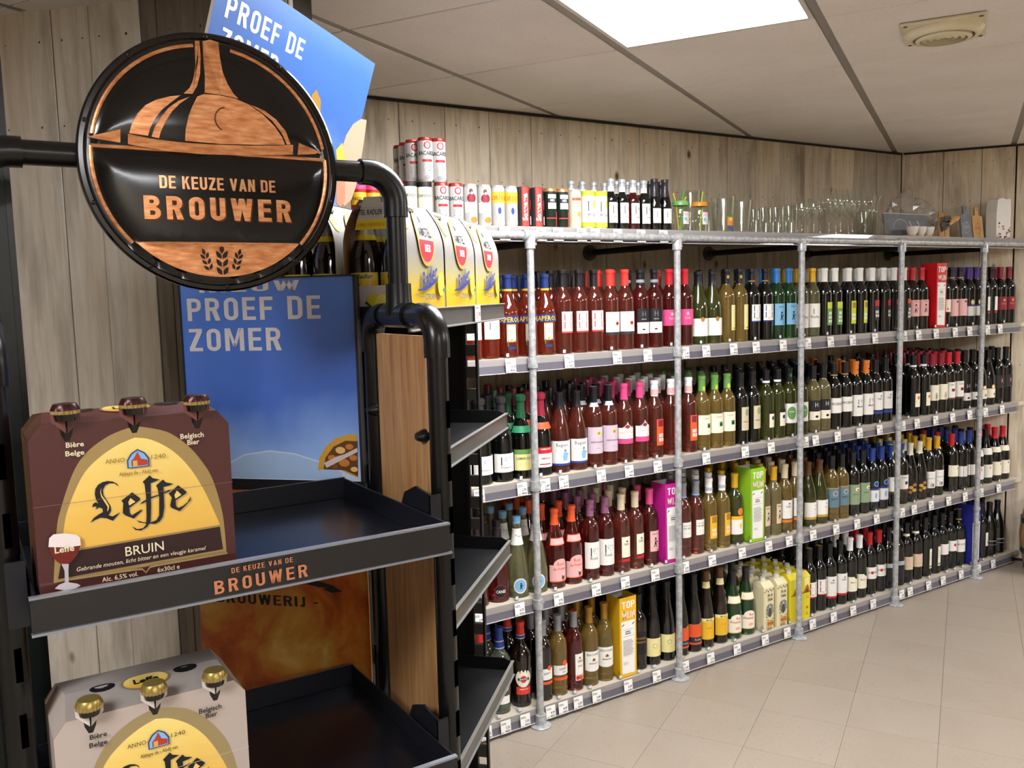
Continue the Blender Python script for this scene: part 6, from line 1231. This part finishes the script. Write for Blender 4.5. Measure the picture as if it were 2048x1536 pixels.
vessel('glass_vase', 'clear straight glass behind the wide flared glass', 'vase', 1418, .17, tumbler(.036, .135, 1.1)); vessel('glass_vase', 'wide flared clear glass without sticker', 'vase', 1482, .095, tumbler(.038, .142, 1.3))
def stem(R, H, bowl=.55, tulip=.8):
    zb = H*(1-bowl); return [(0, .003), (R*.85, .001), (R*.86, .003), (.006, .008), (.0035, .02), (.0035, zb-.012), (.008, zb-.002), (R*.7, zb+.02), (R, zb+(H-zb)*.42), (R*.97, zb+(H-zb)*.6), (R*tulip, H), (R*tulip-.0008, H+.0006)]
gi = 0
for px, Y, R, H in ((1511, .065, .024, .105), (1521, .13, .026, .11), (1531, .065, .026, .115), (1545, .13, .026, .12), (1556, .065, .026, .12), (1570, .13, .027, .13), (1582, .065, .027, .13)):
    vessel('shot_glass', 'small clear tumbler between the flared glass and the wine glasses', 'glass', px, Y, tumbler(R, H, 1.08), 'small tumblers on the top shelf', 18)
for px, Y, R, H in ((1604, .065, .030, .155), (1594, .145, .030, .155), (1628, .065, .031, .165), (1615, .15, .031, .165), (1640, .16, .031, .17)):
    vessel('wine_glass', 'slim clear wine glass among the glassware on the top shelf', 'wine glass', px, Y, stem(R, H, .55, .85), 'slim wine glasses', 20)
for px, Y in ((1658, .07), (1681, .07), (1705, .07), (1730, .062), (1672, .19), (1697, .19)):
    vessel('wine_glass', 'large clear wine glass with round bowl beside the decanter', 'wine glass', px, Y, stem(.038, .215, .56, .74), 'large wine glasses', 22)
vessel('decanter', 'clear glass decanter with wide base and flared neck', 'decanter', 1746, .17, [(0, .012), (.04, .006), (.080, .004), (.090, .018), (.084, .036), (.050, .070), (.026, .110), (.022, .130), (.026, .165), (.040, .205), (.0385, .205), (.024, .165)], None, 30)
t = thing('glass_jug', 'clear glass jug with curved handle behind the decanter', 'jug', (tx(1728, .35), .345, ZT+.0003)); mb = MB(); mb.lathe(tumbler(.045, .155, 1.05), 24, GLASS); obj('body', mb, t)
mb = MB(); mb.tube([(.045, 0, .13), (.075, 0, .125), (.088, 0, .09), (.078, 0, .05), (.047, 0, .035)], .006, GLASS, 10); obj('handle', mb, t)
# slate serving set with three bowls
SLATE = speckle('slate_stone', '6d7076', '7d8087', 40., .6, .4, .7); LW = wood('light_board_wood', 'b98a50', 'd0a468', 'dcb57c', 1.5, .03, False)
x0, x1 = tx(1776, .12), tx(1866, .12)
t = thing('slate_board', 'grey slate serving board with a printed ring, standing upright behind white bowls', 'slate board', ((x0+x1)/2, .135, ZT+.0003), rot=(radians(-8), 0, 0)); w = (x1-x0)/2
mb = MB(); mb.box(-w, -.004, 0, w, .004, .125, SLATE, .001); mb.box(-w-.002, -.005, .125, w+.002, .005, .128, mat('d8d2c4', .5)); obj('slate', mb, t)
sh = Sheet(.0002); a = _arc(-w*.3, .04, .07, .06, 20, 170, 16); b2 = _arc(-w*.3, .04, .064, .054, 20, 170, 16); sh.strip(a, b2, mat('9aa0a8', .6)); mb = MB(); sh.put(mb, flatY(-.0045)); obj('print', mb, t)
mb = MB(); mb.box(-w+.02, .03, 0, w, .10, .008, LW); xm = (x0+x1)/2; obj('serving_board', MB().box(-w+.03, -.03, 0, w+.02, .03, .007, LW, .001), loc=(xm, .068, ZT+.0003), label='small light wooden serving board under three white bowls', cat='serving board')
BW = mat('e9e4da', .3, name='white_porcelain')
for k, px in enumerate((1815, 1838, 1861)):
    x = xm-w*.35+k*.068
    t = thing('bowl', 'small white porcelain bowl on the light serving board', 'bowl', (x, .068, ZT+.0078), 0, 'white bowls on the serving board'); mb = MB()
    mb.lathe([(0, .003), (.016, 0), (.024, .014), (.0285, .032), (.030, .046), (.028, .046), (.026, .030), (.016, .008), (0, .008)], 24, BW); obj('cup', mb, t)
    if k < 2: mb = MB(); mb.tube([(.01, 0, .02), (-.02, 0, .062), (-.03, 0, .073)], .0022, BW, 8); obj('spoon', mb, t)
# crumpled plastic bag behind the slate
PLB = thin_glass('crumpled_plastic', 'f2f0ec', .1, 2.4); nt = PLB.node_tree; o_ = [n for n in nt.nodes if n.type == 'OUTPUT_MATERIAL'][0]; m0 = o_.inputs[0].links[0].from_socket
dz_ = N(nt, 'ShaderNodeBsdfDiffuse'); dz_.inputs[0].default_value = hexc('e6e2da'); mz_ = N(nt, 'ShaderNodeMixShader'); mz_.inputs[0].default_value = .22; nt.links.new(m0, mz_.inputs[1]); nt.links.new(dz_.outputs[0], mz_.inputs[2]); nt.links.new(mz_.outputs[0], o_.inputs[0])
rb = random.Random(5); mb = MB(); V = []; F = []; nu, nv = 26, 14
for j in range(nv+1):
    tt = j/nv
    for i in range(nu):
        a = 2*pi*i/nu; rr2 = sin(pi*min(tt*.93+.04, 1.))**.6; w1 = .205*rr2*(1+rb.uniform(-.14, .14)); h = .225*tt+rb.uniform(-.012, .012)+.05*max(0, cos(a-2.6))*tt
        V.append((w1*cos(a), .085*rr2*sin(a)*(1+rb.uniform(-.15, .15)), max(.0, h if j else 0)))
for j in range(nv): F += [(j*nu+i, j*nu+(i+1) % nu, (j+1)*nu+(i+1) % nu, (j+1)*nu+i) for i in range(nu)]
mb.add(V, F, PLB); obj('plastic_bag', mb, loc=(tx(1830, .25), .262, ZT+.0005), label='crumpled clear plastic wrapped goods behind the slate board', cat='plastic bag')
# cheese knives on a wooden rack
x = tx(1893, .09); t = thing('knife_rack', 'light wooden rack strip leaning on the top shelf behind cheese knives', 'knife rack', (x, .10, ZT+.0003), rot=(radians(-6), radians(6), 0))
mb = MB(); mb.box(-.052, -.004, 0, -.004, .004, .135, LW, .001); mb.box(.002, -.004, 0, .040, .004, .130, LW, .001); mb.box(-.004, -.0035, .01, .002, .0035, .12, mat('2a2622', .5)); obj('board', mb, t)
ST = mat('3a3833', .35, .6); 
for k, (zz, an, lb) in enumerate(((.096, .12, 'cheese fork'), (.066, .28, 'flat cheese knife'), (.032, .52, 'pointed cheese knife'))):
    q = thing('cheese_knife', lb+' with wooden handle hung across the light rack', 'cheese knife', (x-.05, .088, ZT+zz), rot=(0, -an, 0)); mb = MB()
    if k == 0:
        for d in (-.011, 0, .011): mb.box(-.012, -.001, d-.0025, .03, .001, d+.0025, ST)
        mb.prism([(.028, -.016), (.06, -.018), (.085, -.008), (.085, .008), (.06, .018), (.028, .016)], lambda u, v, d: (u, d, v), -.001, .001, ST)
    elif k == 1: mb.prism([(0, -.012), (.085, -.007), (.085, .007), (0, .012)], lambda u, v, d: (u, d, v), -.001, .001, ST)
    else: mb.prism([(0, 0), (.04, .016), (.085, .006), (.085, -.006), (.04, -.010)], lambda u, v, d: (u, d, v), -.001, .001, ST)
    obj('blade', mb, q); mb = MB(); mb.tube([(.08, 0, 0), (.095, 0, 0), (.125, 0, 0), (.150, 0, 0), (.158, 0, 0)], [.007, .009, .0125, .0135, .007], LW, 12); obj('handle', mb, q)
def paddle(px, Y, m, w, h, label, ring, tilt):
    t = thing('serving_paddle', label, 'serving board', (tx(px, Y), Y, ZT+.0003), rot=(radians(tilt), 0, 0)); mb = MB()
    mb.prism([(-w, 0), (w, 0), (w, h*.72), (w*.35, h*.76), (w*.3, h), (-w*.3, h), (-w*.35, h*.76), (-w, h*.72)], lambda u, v, d: (u, d, v), -.005, .005, m); obj('board', mb, t)
    sh = Sheet(.0002); sh.strip(_arc(0, h*.34, w*.62, w*.62, 0, 360, 24), _arc(0, h*.34, w*.54, w*.54, 0, 360, 24), mat(ring, .6)); sh.text('GIN', 0, h*.31, .018, mat(ring, .6), bold=.02); sh.ell(0, h*.93, w*.08, w*.08, mat('1a1612', .6), 6); mb = MB(); sh.put(mb, flatY(-.0052)); obj('print', mb, t)
paddle(1934, .085, SLATE, .050, .178, 'grey slate paddle board with ring emblem next to the cheese knives', 'a0a4aa', -7); paddle(1957, .13, LW, .050, .180, 'pale wooden paddle board with ring emblem beside the slate paddle', 'b07a3a', -7)
x = tx(1988, .13); t = thing('gift_bag', 'white paper gift bag with red and gold specks', 'gift bag', (tx(1996, .12), .12, ZT+.0003)); mb = MB(); PW2 = mat('f1eee9', .6)
mb.prism([(-.070, 0), (.070, 0), (.074, .16), (.068, .23), (.03, .225), (-.02, .232), (-.062, .222), (-.074, .15)], lambda u, v, d: (u, d, v), -.03, .03, PW2); obj('bag', mb, t)
sh = Sheet(.0002); rb = random.Random(2)
for k in range(26): sh.ell(rb.uniform(-.07, .07), rb.uniform(.005, .12)*rb.random()+.005, rb.uniform(.003, .009), rb.uniform(.003, .006), mat(('b0453a', 'd8a03a', '8a3a34', '3a3a4a')[k % 4], .5), 5)
mb = MB(); sh.put(mb, flatY(-.0303)); obj('print', mb, t)
# oak barrel against the right wall
x = tx(2040, .10); obj('serving_board', MB().box(-.06, -.012, 0, .06, .012, .085, LW, .002), loc=(x+.01, .08, ZT+.0003), label='thick brown wooden board beside the white gift bag', cat='serving board')
obj('slate_board', MB().box(-.07, -.004, 0, .07, .004, .135, SLATE, .001), loc=(x+.015, .105, ZT+.0003), label='plain slate board behind the thick brown wooden board', cat='slate board')
best = None
for i in range(60):
    q = Vector((CXW, YW, 0))+_d*(.5+i*.02)-_n*.175; v = (q-CAM); v.z = 0; v.normalize(); e = abs(px_of(q+Vector((-v.y, v.x, .2))*.0+Vector((-v.y*.152, v.x*.152, .2)))-2036)
    if best is None or e < best[0]: best = (e, q)
bx, by = best[1].x, best[1].y; t = thing('barrel', 'small oak barrel with dark blue hoops standing by the side wall', 'barrel', (bx, by, 0))
BO = wood('barrel_oak', '8a6a42', 'b3905e', 'c9a877', 1.2, .15, False); pr = [(.118, .0), (.135, .07), (.148, .15), (.152, .205), (.148, .26), (.135, .34), (.118, .41)]
for k in range(18):
    a0, a1 = 2*pi*k/18+.006, 2*pi*(k+1)/18-.006; mb = MB(); mb.lathe(pr, 2, BO, a0=a0, a1=a1); obj('stave', mb, t)
mb = MB(); mb.lathe([(.114, .02), (.13, .07), (.145, .205), (.13, .34), (.112, .40), (0, .40)], 24, mat('6a4e30', .8)); obj('core', mb, t)
for z, r in ((.03, .1265), (.12, .1455), (.29, .1455), (.38, .1265)): mb = MB(); mb.lathe([(r-.002, z-.016), (r+.002, z-.015), (r+.002, z+.015), (r-.002, z+.016)], 32, mat('3c5864', .4, .5)); obj('hoop', mb, t)
